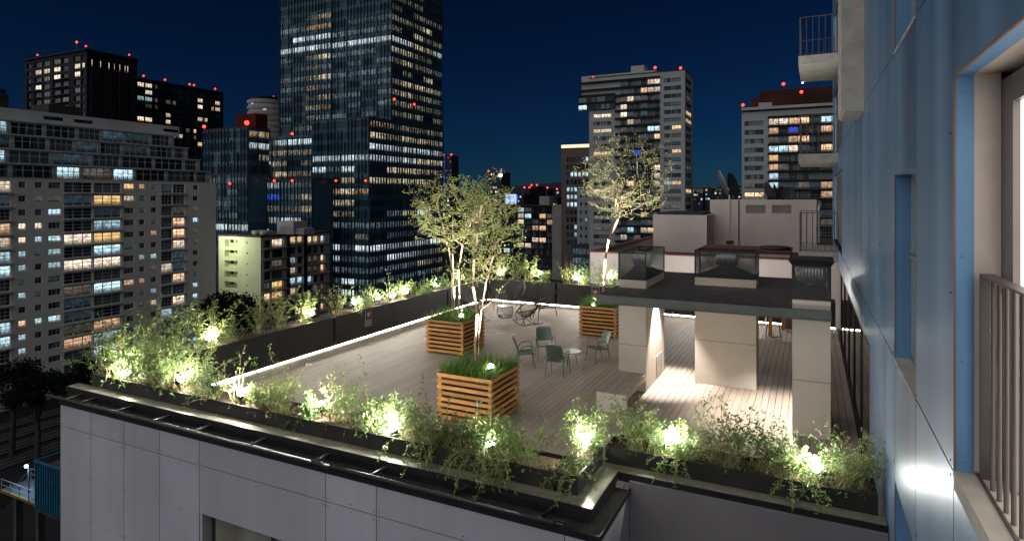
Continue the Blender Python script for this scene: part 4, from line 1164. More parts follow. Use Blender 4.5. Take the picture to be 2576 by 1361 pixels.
# ================================================================== rail yard and street at lower left
def leaf_ball(seed, n, rx, ry, rz, size, z0=0.0):
    r = np.random.default_rng(seed)
    vs = []; fs = []
    cl = r.normal(size=(40,3)); cl /= np.linalg.norm(cl,axis=1)[:,None]; cl *= r.uniform(.55,.95,(40,1))
    for i in range(n):
        c = cl[r.integers(40)] + r.normal(size=3)*.14
        p = c*np.array([rx,ry,rz]) + np.array([0,0,z0])
        a = r.normal(size=3); a /= np.linalg.norm(a); b = np.cross(a, r.normal(size=3)); b /= np.linalg.norm(b)
        k = len(vs); s = size*r.uniform(.6,1.3)
        vs += [tuple(p-a*s), tuple(p+b*s*.55), tuple(p+a*s), tuple(p-b*s*.55)]; fs.append((k,k+1,k+2,k+3))
    q = MB(); q.add(vs, fs); return q
def street():
    for i, (px, py, d, rr, lab) in enumerate(((30,965,96,4.6,'dark leafy street tree at the lower left edge'),
                                   (92,978,88,3.2,'dark leafy street tree right of the leftmost one'),
                                   (215,955,84,3.0,'dark street tree just beyond the front left corner of the terrace'),
                                   (582,800,70,3.6,'round dark street tree behind the left planter'))):
        p = at_d(px, py, d)
        t = thing('street_tree', lab, 'tree', (p.x, p.y, GROUND), 0, 'dark street trees')
        h = p.z-GROUND
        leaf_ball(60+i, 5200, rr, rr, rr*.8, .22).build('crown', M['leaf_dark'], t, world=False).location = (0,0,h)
        b = MB(); b.tube([(0,0,-.1),(.2,.1,h*.5),(0,0,h)], [.45,.35,.12], 8)
        for k in range(7):
            a = k*.9; b.tube([(.1,0,h*.6),(math.cos(a)*rr*.4,math.sin(a)*rr*.4,h-rr*.1),(math.cos(a)*rr*.7,math.sin(a)*rr*.7,h+rr*.25*((k%3)-1))], [.16,.09,.03], 5)
        b.build('trunk', M['roofdark'], t, world=False)
    # boundary wall along the tracks
    a = on_z(-60, 1052, GROUND); x = a.x
    boxo('boundary_wall', M['wall_grey'], x-.2, a.y-30, GROUND, x+.2, on_x(190, 985, x).y, GROUND+1.9)
    tag(bpy.data.objects['boundary_wall'], 'long low grey wall beside the rail tracks', 'wall')
    # tracks
    x0 = x + 4
    for k in range(4):
        t = thing('rail_track', 'dark railway track, %s from the boundary wall' % ('first','second','third','fourth')[k], 'rail track', (x0+6+k*6.0, 30, GROUND))
        xx = x0+6+k*6.0
        boxo('ballast', M['roofdark'], xx-1.8, -60, GROUND+.005, xx+1.8, 160, GROUND+.25, t)
        for s in (-.72, .72): boxo('rail', M['rail'], xx+s-.06, -60, GROUND+.25, xx+s+.06, 160, GROUND+.45, t)
    # blue corrugated shed with a lamp, gangway and stairs
    d = 58.0
    p0 = at_d(90, 1160, d); zt = p0.z
    t = thing('blue_shed', 'blue corrugated platform shed with a cold lamp, left of the terrace facade', 'shed', (p0.x+5, p0.y, zt-5))
    y0 = p0.y; x0 = p0.x; x1 = x0+12; y1 = y0+9; z0 = zt-4.4
    b = MB()
    def corr(f, L, z0, z1, n):
        for i in range(n):
            u0 = L*i/n; u1 = L*(i+.5)/n; u2 = L*(i+1)/n
            for (a, da), (c, dc) in (((u0,0),(u0+.02,.12)),((u0+.02,.12),(u1,.12)),((u1,.12),(u1+.02,0)),((u1+.02,0),(u2,0))):
                b.quad(f(a,da,z0), f(c,dc,z0), f(c,dc,z1), f(a,da,z1))
    corr(lambda u, k, z: (x0+u, y0-k, z), x1-x0, z0, zt, 30)
    b.build('corrugated_wall', M['shedblue'], t)
    b = MB(); corr(lambda u, k, z: (x0-.01-k, y0+3.2+u, z), y1-y0-3.2, z0+1.2, zt, 16); b.build('corrugated_wall', M['shedblue'], t)
    boxo('parapet_cap', M['shedblue'], x0-.12, y0-.18, zt+.003, x1, y0+.05, zt+.14, t)
    boxo('parapet_cap', M['shedblue'], x0-.12, y0+.06, zt+.003, x0+.1, y1, zt+.14, t)
    boxo('parapet_cap', M['wall_grey'], x0+.11, y1-.2, zt+.003, x1, y1, zt+.12, t)
    boxo('roof', M['roofrust'], x0+.15, y0+.1, zt-.8, x1, y1-.2, zt-.55, t)
    boxo('roof_unit', M['wht_band'], x0+6.2, y0+2.2, zt-.54, x0+7.6, y0+3.6, zt+.1, t)
    boxo('roof_unit', M['alu'], x0+7.0, y0+4.8, zt-.54, x0+8.0, y0+5.8, zt+1.0, t)
    for k in range(3): boxo('support_post', M['yard_concrete'], x0+4+4*k, y0+1.5, GROUND, x0+5+4*k, y0+2.6, z0, t)
    boxo('floor', M['roofdark'], x0, y0, z0-.3, x1, y1, z0, t)
    lp = at_d(66, 1172, 60.5)
    beacon(t, tuple(lp), 0.16, 'lampblue', 'lamp', 0)
    boxo('lamp_post', M['dkframe'], lp.x-.05, lp.y+.16, z0, lp.x+.05, lp.y+.26, lp.z+.2, t)
    L = bpy.data.lights.new('shed_lamp', 'POINT'); L.energy = 1400; L.color = (.40,.70,1); L.shadow_soft_size = .2
    lo = bpy.data.objects.new('shed_lamp', L); COL.objects.link(lo); lo.location = (lp.x, lp.y-.35, lp.z)
    g = thing('gangway', 'raised gangway with yellow edge and railings beside the blue shed', 'gangway', (x0-4, y0+2, z0))
    boxo('platform', M['yard_concrete'], x0-7, y0+.4, z0-.1, x0-.05, y0+3.0, z0+.15, g)
    boxo('edge', M['yellow'], x0-7, y0+.2, z0-.05, x0-.05, y0+.39, z0+.18, g)
    b = MB()
    for yy in (y0+.3, y0+2.9):
        for k in range(5): b.tube([(x0-6.8+k*1.65,yy,z0+.15),(x0-6.8+k*1.65,yy,z0+1.25)], .04, 5)
        b.tube([(x0-6.8,yy,z0+1.25),(x0-.2,yy,z0+1.25)], .04, 5); b.tube([(x0-6.8,yy,z0+.7),(x0-.2,yy,z0+.7)], .03, 5)
        b.tube([(x0-6.8,yy,z0+1.25),(x0-12,yy,z0-3)], .04, 5); b.tube([(x0-6.8,yy,z0+.7),(x0-12,yy,z0-3.6)], .03, 5)
    b.build('railing', M['rail'], g)
    for k in range(14): boxo('step', M['yard_concrete'], x0-7.4-k*.38, y0+.4, z0-.15-.29*k, x0-7.0-k*.38, y0+2.9, z0-.05-.29*k, g)
    for k in range(2): boxo('post', M['yard_concrete'], x0-6.5+k*4, y0+1.2, GROUND, x0-6.0+k*4, y0+1.8, z0-.1, g)
street()

# ================================================================== the terrace: deck
DX0, DX1, DY0, DY1 = -13.60, 0.86, 8.6, 25.05
def deck():
    base = structure(boxo('terrace_deck', M['void'], DX0-.3, 9.25, -0.30, DX1+.02, DY1+.3, -0.03), 'timber-look terrace deck of long narrow boards')
    r = random.Random(2)
    boxo('deck_frame', M['void'], DX0-.3, 8.0, -0.30, -2.45, 9.249, -0.03, base)
    w = 0.146; gap = 0.011
    items = []
    x = DX0
    k = 0
    while x < DX1 - .05:
        y = DY0 - r.uniform(0, 3.0); k += 1
        while y < DY1:
            L = r.choice([3.0, 3.6, 3.6, 4.2]); a = max(y, DY0); b = min(y+L, DY1)
            if x > -2.95: a = max(a, 9.74)
            if b - a > .15: items.append((x, a, b))
            y += L
        x += w
    def dep(it): return -0.4388*it[0] + 0.8986*(it[1]+it[2])/2
    items.sort(key=dep)
    me = unit_box(M['deck'])
    for (x, a, b) in items[:300]:
        put(me, 'plank', base, (x+w/2, (a+b)/2, -.0125+r.uniform(-.0008,.0008)), 0, (w-gap, b-a-.005, .025))
    rest = MB()
    for (x, a, b) in items[300:]:
        rest.box(x+gap/2, a, -.025, x+w-gap/2, b-.005, r.uniform(-.0008,.0008))
    o = rest.build('planks', M['deck_far'], base); o['kind'] = 'stuff'
deck()

# ================================================================== front of the terrace building
def terrace_building():
    t = thing('terrace_building', 'grey panelled building front with black gutter and rail below the planters', 'building', (-8, 9, GROUND))
    yf = 7.40; xl, xr = -14.18, -2.40
    boxo('backing_wall', M['joint'], xl+.02, yf+.05, GROUND, -9.86, 25.6, -.31, t); boxo('backing_wall', M['joint'], -6.89, yf+.05, GROUND, xr-.02, 25.6, -.31, t)
    boxo('backing_wall', M['joint'], -9.859, yf+.30, GROUND, -6.891, 25.6, -.31, t); boxo('backing_wall', M['joint'], -9.859, yf+.05, GROUND, -6.891, yf+.299, -2.76, t)
    boxo('backing_wall', M['joint'], -9.859, yf+.05, -.84, -6.891, yf+.299, -.311, t)
    boxo('backing_wall', M['joint'], xl+.02, yf+.05, -.309, xr-.02, 8.5, .45, t)
    xs = [xl, -13.11, -12.03, -10.95, -9.85, -6.89, -5.89, -2.86, xr]
    g = 0.007
    for i in range(len(xs)-1):
        a, b = xs[i]+g, xs[i+1]-g
        boxo('facade_panel', M['panel'], a, yf, g, b, yf+.045, .50, t)
        if i == 4:
            boxo('facade_panel', M['panel'], a, yf, -.85, b, yf+.045, -g, t)
            boxo('facade_panel', M['panel'], a, yf, -6, b, yf+.045, -2.75, t)
        else:
            boxo('facade_panel', M['panel'], a, yf, -3.3, b, yf+.045, -g, t)
            boxo('facade_panel', M['panel'], a, yf, -7, b, yf+.045, -3.3-2*g, t)
    sc = MB()
    for i in range(len(xs)-1):
        for a in (xs[i]+.05, (xs[i]+xs[i+1])/2, xs[i+1]-.05):
            for z in (.06, -.06, -.9, -1.8):
                if i == 4 and z < -.5: continue
                sc.lathe([(.012,-.004),(.009,-.009)], (a, yf, z), 8, 'y')
    o = sc.build('screws', M['alu'], t); o['kind'] = 'stuff'
    # side return of the projecting part
    boxo('facade_panel', M['panel_side'], xr-.045, yf+.05, -7, xr, 8.84, .42, t)
    # window in the panels
    wx0, wx1, wz0, wz1 = -9.78, -6.95, -2.7, -.86
    wd = boxo('window', M['dkframe'], wx0, yf+.20, wz0, wx1, yf+.25, wz1, t)
    for a, b in ((wx0+.12,-8.28),(-8.16,wx1-.1)): boxo('pane', M['night_pane'], a, yf+.185, wz0, b, yf+.195, wz1-.07, wd)
    boxo('reveal', M['panel_side'], wx0-.065, yf+.01, wz0, wx0-.005, yf+.3, wz1+.002, t)
    # recessed right part
    boxo('stucco_wall', M['stucco'], xr+.002, 8.85, GROUND, 0.86, 9.2, .62, t)
    # ---- coping ledge, fascia, gutter: profile swept along the edge
    def run(name, mat, pts): 
        b = MB()
        for q in pts: b.box(*q)
        return b.build(name, mat, t)
    run('coping', M['coping'], [(-14.52,7.70,.655,-2.60,7.96,.70),(-2.90,7.961,.655,-2.60,9.14,.70),(-2.599,8.92,.655,.86,9.14,.70)])
    run('coping_seam', M['coping'], [(-14.5,7.875,.702,-2.78,7.90,.712),(-2.79,7.901,.702,-2.765,9.06,.712),(-2.764,9.035,.702,.86,9.06,.712)])
    run('drip_edge', M['black'], [(-14.53,7.682,.60,-2.585,7.699,.704),(-2.598,7.70,.60,-2.583,8.905,.704),(-2.582,8.903,.58,.86,8.919,.704)])
    run('fascia', M['black'], [(-14.5,7.70,.42,-2.61,7.75,.655),(-2.66,7.751,.42,-2.61,8.86,.655)])
    run('gutter_floor', M['black_rough'], [(-14.2,7.43,.47,-2.40,7.70,.50),(-2.605,7.701,.47,-2.40,8.84,.50)])
    run('gutter_lip', M['black'], [(-14.21,7.385,.45,-2.385,7.429,.535),(-2.399,7.43,.45,-2.380,8.85,.535)])
    # rail pipe and brackets
    MB().tube([(-14.62,7.36,.585),(-6.9,7.36,.585)], .04, 12).build('rail_pipe', M['black'], t, True)
    MB().tube([(-6.95,7.36,.585),(-2.98,7.36,.585)], .037, 12).build('rail_pipe', M['black'], t, True)
    MB().tube([(-7.12,7.36,.585),(-6.75,7.36,.585)], .047, 12).build('pipe_sleeve', M['black'], t, True)
    for x in (-14.0, -13.5, -12.3, -11.15, -10.0, -8.6, -7.15, -6.0, -4.55, -3.2):
        MB().tube([(x,7.36,.585),(x+.06,7.70,.60)], .03, 8).build('rail_bracket', M['black'], t, True)
        MB().tube([(x+.1,7.50,.51),(x+.28,7.50,.51),(x+.28,7.58,.51),(x+.1,7.58,.51)], .009, 5, True).build('anchor_ring', M['rail'], t)
    return t
terrace_building()

# ================================================================== steel planters with LED strips
def planter(name, label, x0, y0, x1, y1, z0=0.08, zt=1.0, joint=None, led=None, group='black steel planters round the terrace edge', facing=None):
    t = thing(name, label, 'planter', ((x0+x1)/2,(y0+y1)/2,0), 0, group)
    w = .02
    boxo('panel', M['trough'], x0, y0, z0, x1, y0+w, zt, t); boxo('panel', M['trough'], x0, y1-w, z0, x1, y1, zt, t)
    if facing == '+x' and joint:
        boxo('panel', M['trough'], x1-w, y0+w, z0, x1, joint-.006, zt, t); boxo('panel', M['trough'], x1-w, joint+.006, z0, x1, y1-w, zt, t)
    else: boxo('panel', M['trough'], x1-w, y0+w, z0, x1, y1-w, zt, t)
    boxo('panel', M['trough'], x0, y0+w, z0, x0+w, y1-w, zt, t)
    boxo('soil', M['soil'], x0+w, y0+w, z0+.01, x1-w, y1-w, zt-.06, t)
    if led: boxo('led_strip', M['led'], *led, t)
    return t
XL = -13.60
planter('planter', 'long black planter along the left edge, nearest the front left corner', -14.35, 8.62, XL, 14.94, led=(XL-.05,8.65,.022,XL-.01,14.94,.06), facing='+x', joint=11.9)
planter('planter', 'long black planter with a warning sign along the left edge', -14.35, 15.06, XL, 21.66, led=(XL-.05,15.0,.022,XL-.01,21.7,.06), facing='+x', joint=18.1)
planter('planter', 'black planter at the far left corner of the terrace', -14.35, 21.78, XL, 25.7, led=(XL-.05,21.72,.022,XL-.01,25.0,.06))
planter('planter', 'black planter behind the cord chairs along the far edge', -13.52, 25.05, -10.14, 25.75, led=(-13.5,25.06,.022,-10.1,25.10,.06))
planter('planter', 'black planter with a warning sign along the far edge', -10.02, 25.05, -5.1, 25.75, led=(-10.05,25.06,.022,-5.1,25.10,.06))
planter('planter', 'black planter behind the middle column along the far edge', -5.0, 25.05, -1.6, 25.75, led=(-5.05,25.06,.022,-1.6,25.10,.06))
planter('planter', 'black planter at the far right corner by the glass wall', -1.5, 25.05, .80, 25.75, led=(-1.55,25.06,.022,.8,25.10,.06))
planter('planter', 'long black planter along the front edge', -14.1, 7.965, -3.24, 8.56, z0=.702, zt=.95)
planter('planter', 'short black planter turning the notch of the front edge', -3.20, 7.97, -2.88, 9.10, z0=.702, zt=.95)
planter('planter', 'black planter along the recessed right part of the front edge', -2.86, 9.145, .78, 9.72, z0=.702, zt=.95)
for p in ((-14.1,8.57,-13.61,8.6),): pass
boxo('terrace_kerb', M['trough'], -14.3, 8.561, -.3, -3.21, 8.60, .70)
tag(bpy.data.objects['terrace_kerb'], 'black upstand on the deck side of the front planter', 'kerb')
# pebbles in the LED channel
def pebbles():
    r = random.Random(8); b = MB()
    def one(x, y):
        s = r.uniform(.012,.028)
        b.add([(x+s,y,.004),(x,y+s,.004),(x-s,y,.004),(x,y-s,.004),(x,y,.004+s*.9)], [(0,1,4),(1,2,4),(2,3,4),(3,0,4)])
    for _ in range(2600): one(DX0+abs(r.gauss(0,.06))+.01, r.uniform(8.7,25))
    for _ in range(2300): one(r.uniform(DX0,.8), 25.0-abs(r.gauss(0,.06)))
    tag(b.build('pebbles', M['pebble']), 'white pebbles lying along the LED channel at the deck edge', 'pebbles', kind='stuff')
pebbles()

# ================================================================== warning signs
def sign(name, label, o, ux, face, w=.34, h=.62):
    """o = lower left corner, ux = unit direction along the sign, face = outward normal"""
    ux = Vector(ux); n = Vector(face); uz = Vector((0,0,1)); o = Vector(o)
    t = thing(name, label, 'sign', tuple(o + ux*(w/2)))
    P = lambda u, v, d: o + ux*u + uz*v + n*d
    def plate(nm, mat, u0, v0, u1, v1, d, par=None):
        b = MB(); b.add([P(u0,v0,d-.006),P(u1,v0,d-.006),P(u1,v1,d-.006),P(u0,v1,d-.006),P(u0,v0,d),P(u1,v0,d),P(u1,v1,d),P(u0,v1,d)],
                        [(4,5,6,7),(0,1,5,4),(1,2,6,5),(2,3,7,6),(3,0,4,7),(3,2,1,0)]); return b.build(nm, mat, par or t)
    pl = plate('plate', M['signwhite'], 0, 0, w, h, .012)
    plate('field', M['screen'], .012, .205, w-.012, h-.012, .016, pl)
    plate('text_field', M['screen'], .02, .11, w-.02, .185, .016, pl)
    plate('text_field', M['screen'], .02, .02, w-.02, .085, .016, pl)
    plate('text_line', M['signwhite'], .06, .13, w-.08, .15, .020, pl); plate('text_line', M['signwhite'], .08, .045, w-.08, .062, .020, pl)
    c = P(w/2, .395, .018); b = MB(); k = 28
    vs = [c + (ux*math.cos(a)+uz*math.sin(a))*rr for rr in (.145,.115) for a in [2*math.pi*i/k for i in range(k)]]
    b.add(vs, [(i,(i+1)%k,k+(i+1)%k,k+i) for i in range(k)]); b.build('ring', M['signred'], pl)
    b = MB(); b.add([c + (ux*math.cos(2*math.pi*i/k)+uz*math.sin(2*math.pi*i/k))*.112 - n*.0005 for i in range(k)], [tuple(range(k))]); b.build('disc', surf('sign_maroon', (.09,.012,.012), .6), pl)
    for (a0,b0),(a1,b1) in (((-.07,.06),(-.04,-.03)),((-.01,.06),(0,-.08)),((.06,.06),(.03,-.02)),((-.02,.0),(.05,.05))):
        d = (ux*(a1-a0)+uz*(b1-b0)).normalized(); s = d.cross(n)*.018
        p, q = c+ux*a0+uz*b0+n*.003, c+ux*a1+uz*b1+n*.003
        b = MB(); b.quad(p-s, q-s, q+s, p+s); b.build('pictogram', M['signwhite'], pl)
sign('warning_sign', 'small black warning sign with red ring on the left planter', (XL+.002, on_x(918,780,XL).y, .40), (0,1,0), (1,0,0))
sign('warning_sign', 'small black warning sign with red ring on the far planter', (on_y(1489,740,25.05).x, 25.048, .35), (1,0,0), (0,-1,0))

# ================================================================== wooden planters
def wood_planter(label, cx, cy, s=1.34, h=1.02):
    t = thing('wooden_planter', label, 'planter', (cx, cy, 0), 0, 'slatted wooden tree planters')
    e = s/2
    n = 8; ph = h/n; sh = .070
    X = unit_box(M['wood'])
    for k in range(n):
        z = h - sh/2 - k*ph
        for sx, sy in ((0,-1),(0,1)): put(X, 'slat', t, (cx, cy+sy*(e-.0125), z), 0, (s, .025, sh))
        for sx in (-1, 1): put(X, 'slat', t, (cx+sx*(e-.0125), cy, z+.001), 0, (.025, s-.052, sh))
    for sx in (-1,1):
        for sy in (-1,1): put(X, 'post', t, (cx+sx*(e-.062), cy+sy*(e-.062), h/2-.02), 0, (.07,.07,h-.05))
    boxo('liner', M['woodin'], cx-e+.11, cy-e+.11, .02, cx+e-.11, cy+e-.11, h-.10, t)
    boxo('soil', M['soil'], cx-e+.03, cy-e+.03, h-.12, cx+e-.03, cy+e-.03, h-.09, t)
    return t
WP = {'front': (-6.58, 11.82), 'left': (-10.06, 16.55), 'right': (-6.60, 20.86)}
wood_planter('slatted wooden planter nearest the front, holding a slender tree', *WP['front'])
wood_planter('slatted wooden planter left of the sage chairs, holding a several-stemmed tree', *WP['left'])
wood_planter('slatted wooden planter at the back beside the canopy, holding a tall tree', *WP['right'])
def grass_patch(label, cx, cy, z, s, n, seed, hh=.33):
    r = random.Random(seed); b = MB()
    for _ in range(n):
        x = cx+r.uniform(-s,s); y = cy+r.uniform(-s,s); a = r.uniform(0,6.28); L = hh*r.uniform(.5,1.5); lean = r.uniform(.3,1.0); w = .009
        dx, dy = math.cos(a), math.sin(a); px_, py_ = -dy*w, dx*w
        p = [(x+dx*L*lean*f*f, y+dy*L*lean*f*f, z+L*(f-.35*lean*f*f)) for f in (0,.5,1)]
        b.add([(p[0][0]-px_,p[0][1]-py_,p[0][2]),(p[0][0]+px_,p[0][1]+py_,p[0][2]),(p[1][0]+px_,p[1][1]+py_,p[1][2]),(p[1][0]-px_,p[1][1]-py_,p[1][2]),p[2]], [(0,1,2,3),(3,2,4)])
    tag(b.build('grass', M['grass']), label, 'grass', kind='stuff')
for k, lab in (('front','long green grass filling the wooden planter nearest the front'),('left','green grass filling the wooden planter left of the chairs'),('right','green grass filling the back wooden planter')):
    grass_patch(lab, WP[k][0], WP[k][1], .92, .64, 1700, len(lab))

# ================================================================== trees in the wooden planters
def grow_tree(label, base, trunks, centre, radii, ends, seed, leaf, nleaf, tw=0.035):
    """trunks: lists of points; crown twigs grow from the nearest wood towards points spread through the crown"""
    r = np.random.default_rng(seed)
    t = thing('tree', label, 'tree', base)
    P = []; par = []; 
    for tr in trunks:
        last = -1
        for i, q in enumerate(tr):
            P.append(np.array(q, float)); par.append(last if i else -1); last = len(P)-1
    ntrunk = len(P)
    lowz = centre[2]-radii[2]*.9
    tips = []
    d = r.normal(size=(ends,3)); d /= np.linalg.norm(d,axis=1)[:,None]; d *= r.uniform(.25,1.0,(ends,1))**.45
    d[:,2] = np.where(d[:,2] < 0, d[:,2]*.9, d[:,2])
    lump = 1 + .22*np.sin(d[:,0]*5+seed)*np.cos(d[:,1]*6+d[:,2]*4)
    T = np.array(centre) + d*np.array(radii)*lump[:,None]
    src = P[ntrunk-1]
    order = np.argsort(np.min([np.linalg.norm(T-np.array(tr[-1]),axis=1) for tr in trunks],axis=0))
    for i in order:
        g = T[i]; A = np.array(P)
        dist = np.linalg.norm(A-g,axis=1)
        dist = dist + np.where(A[:,2] > g[2]-.02, .6, 0) + np.where(A[:,2] < lowz-.7, 3, 0)
        j = int(np.argmin(dist)); L = np.linalg.norm(g-A[j]); m = max(2, int(L/.22))
        last = j; off = r.normal(size=3)*.10*L
        for k in range(1, m+1):
            f = k/m
            q = A[j]+(g-A[j])*f + off*math.sin(f*math.pi) + np.array([0,0,.12*L*(f-1)*f*-1]) + (r.normal(size=3)*.015 if k < m else 0)
            P.append(q); par.append(last); last = len(P)-1
        tips.append(last)
    n = len(P); ch = [[] for _ in range(n)]
    for i, p in enumerate(par):
        if p >= 0: ch[p].append(i)
    area = np.zeros(n)
    for i in range(n-1, -1, -1):
        if not ch[i]: area[i] = .0034**2
        area[i] = max(area[i], .0034**2)
        if par[i] >= 0: area[par[i]] += area[i]
    rad_ = np.minimum(np.sqrt(area)*.95, tw)
    wood = MB(); 
    for i in range(n):
        if par[i] >= 0:
            a, b_ = P[par[i]], P[i]
            if par[i] < ntrunk and i < ntrunk: ra, rb = max(rad_[par[i]], tw*.62), max(rad_[i], tw*.55)
            else: ra, rb = min(rad_[par[i]], rad_[i]*1.5), rad_[i]
            wood.tube([a, b_], [ra, rb], 7 if ra > .012 else 4)
    wood.build('trunk', M['bark'], t, True)
    vs = []; fs = []
    for tip in tips:
        p = P[tip]; q = P[par[tip]]; ax = p-q; ax = ax/max(np.linalg.norm(ax),1e-6)
        for k in range(int(nleaf*r.uniform(.5,1.5))):
            o = p - ax*abs(r.normal())*.10 + r.normal(size=3)*.045
            a = ax*.5 + r.normal(size=3)*.7 + np.array([0,0,.25]); a /= np.linalg.norm(a)
            b_ = np.cross(a, r.normal(size=3)); b_ /= np.linalg.norm(b_)
            c = np.cross(a,b_); s = leaf*r.uniform(.6,1.25); k0 = len(vs)
            vs += [tuple(o), tuple(o+a*s*.5+b_*s*.24+c*s*.05), tuple(o+a*s), tuple(o+a*s*.5-b_*s*.24+c*s*.05)]; fs += [(k0,k0+1,k0+2),(k0,k0+2,k0+3)]
    q = MB(); q.add(vs, fs); q.build('crown', M['leaf_tree'], t)
    return t
fx, fy = WP['front']; lx, ly = WP['left']; rx, ry = WP['right']
grow_tree('slender pale-stemmed tree in the front wooden planter', (fx,fy,.93),
          [[(fx-.12,fy+.1,.9),(fx-.16,fy+.1,1.5),(fx-.1,fy+.1,2.2),(fx-.22,fy+.12,2.8),(fx-.2,fy+.12,3.4),(fx-.12,fy+.15,4.0),(fx-.05,fy+.2,4.6)],
           [(fx-.09,fy+.13,.9),(fx-.1,fy+.16,1.7),(fx-.02,fy+.14,2.3),(fx+.12,fy+.1,2.9),(fx+.3,fy+.1,3.5)]],
          (fx+.08,fy+.15,4.1), (.85,.85,1.3), 250, 3, .062, 11, .030)
grow_tree('several-stemmed tree with a broad crown in the left wooden planter', (lx,ly,.93),
          [[(lx-.05,ly,.9),(lx-.12,ly,1.6),(lx-.1,ly,2.4),(lx-.25,ly,3.2),(lx-.5,ly,4.0),(lx-.7,ly,4.6)],
           [(lx+.05,ly+.05,.9),(lx+.12,ly+.05,1.7),(lx+.05,ly+.1,2.5),(lx+.2,ly+.1,3.3),(lx+.55,ly+.1,4.1),(lx+.75,ly+.1,4.7)],
           [(lx+.0,ly-.06,.9),(lx+.02,ly-.1,2.0),(lx-.02,ly-.15,3.0),(lx-.05,ly-.1,4.2)]],
          (lx-.1,ly,4.3), (1.55,1.3,1.25), 420, 5, .064, 12, .030)
grow_tree('tall tree with a rounded crown rising behind the canopy', (rx,ry,.93),
          [[(rx-.05,ry+.1,.9),(rx+.0,ry+.1,1.8),(rx+.05,ry+.1,2.6),(rx+.18,ry+.1,3.3),(rx+.5,ry+.1,4.0),(rx+.52,ry+.1,4.6),(rx+.72,ry+.1,5.3)],
           [(rx+.45,ry+.1,3.9),(rx+.42,ry+.15,4.7),(rx+.3,ry+.15,5.4)]],
          (rx+.8,ry+.1,5.5), (1.62,1.5,1.65), 500, 7, .058, 8, .052)

# ================================================================== shrubs
def shrub_meshes(seed, h, spread, nst, leaf, droop=.5, trail=0, lm='leaf'):
    r = np.random.default_rng(seed)
    st = MB(); vs = []; fs = []; fl = MB()
    def leaves(p, d, n, s):
        for _ in range(n):
            a = d*.35 + r.normal(size=3)*.8; a /= np.linalg.norm(a); b = np.cross(a, r.normal(size=3)); b /= np.linalg.norm(b)
            q = s*r.uniform(.55,1.25); o = p + r.normal(size=3)*.012; k = len(vs)
            vs.extend([tuple(o), tuple(o+a*q*.5+b*q*.19), tuple(o+a*q), tuple(o+a*q*.5-b*q*.19)]); fs.append((k,k+1,k+2,k+3))
    nst = int(nst*.72)
    for i in range(nst):
        az = r.uniform(0,6.283); out = r.uniform(.1,1.0)*spread; L = h*r.uniform(.55,1.25)
        tr = i < trail
        if tr: az = -math.pi/2 + r.normal()*.6; out = spread*1.4; L = h*r.uniform(.8,1.5)
        p = np.array([r.normal()*.10, r.normal()*.08, 0.0]); d = np.array([math.cos(az)*out, math.sin(az)*out, .55 if tr else 1.0]); d /= np.linalg.norm(d)
        pts = [p.copy()]; m = 9
        for k in range(m):
            d = d + np.array([0,0,-droop*(.34 if tr else .16)*(k/m)*(1+out)]) + r.normal(size=3)*.09; d /= np.linalg.norm(d)
            p = p + d*L/m; pts.append(p.copy())
            if k > 1:
                leaves(p, d, 2 + (k > 5), leaf*1.45)
                if r.random() < .42:
                    e = d*.6 + r.normal(size=3)*.6; e /= np.linalg.norm(e); q = p.copy(); tp = [q.copy()]
                    for _ in range(3):
                        q = q + e*L*.055; e = e + np.array([0,0,-.08]); tp.append(q.copy()); leaves(q, e, 2, leaf*1.25)
                    st.tube(tp, .0022, 3)
                if r.random() < .012: fl.lathe([(.004,0),(.016,.006),(.004,.014)], tuple(p), 6)
        st.tube(pts, [.0052-.0035*k/len(pts) for k in range(len(pts))], 4)
    for _ in range(60):      # low undergrowth on the soil
        p = np.array([r.normal()*.16, r.normal()*.12, abs(r.normal())*.07]); leaves(p, np.array([0,0,1.0]), 2, leaf*1.2)
    lv = MB(); lv.add(vs, fs)
    return st.mesh('stems', M['stem'], True), lv.mesh('foliage', M[lm]), (fl.mesh('flowers', M['flower']) if fl.v else None)
SHR = [shrub_meshes(100+i, *a) for i, a in enumerate((
    (.85,.75,34,.058,.5), (.70,.9,34,.055,.8), (1.0,.6,30,.058,.4), (.60,1.0,40,.052,.9),
    (.75,.85,38,.055,.6,8), (.55,.8,30,.05,.7,10), (.95,.8,26,.055,.55,0,'leaf2'), (.45,.9,30,.05,.8),
    (.9,.55,24,.07,.35,0,'leaf2'), (.6,1.1,26,.075,.9,4,'leaf3'), (1.1,.9,18,.05,.7,0,'leaf'), (.5,.7,46,.04,.5,3,'leaf3')))]
SWAP = {(0,1):8, (3,1):9, (1,2):10, (4,2):11, (0,2):6, (2,1):10, (5,1):11, (3,2):11, (1,1):9}
def shrub(label, x, y, z, v, s, rz, group):
    t = thing('leafy_shrub', label, 'shrub', (x,y,z), rz, group, (s,s,s))
    if 'spray' not in label: v = SWAP.get((v, int(abs(x)*10+y*7) % 3), v)
    st, lf, fl = SHR[v]
    put(st, 'stems', t, world=False); put(lf, 'foliage', t, world=False)
    if fl: put(fl, 'flowers', t, world=False)
ORD = ['first','second','third','fourth','fifth','sixth','seventh','eighth','ninth','tenth','eleventh','twelfth','thirteenth','fourteenth','fifteenth','sixteenth','seventeenth','eighteenth','nineteenth','twentieth','twenty-first','twenty-second','twenty-third','twenty-fourth']
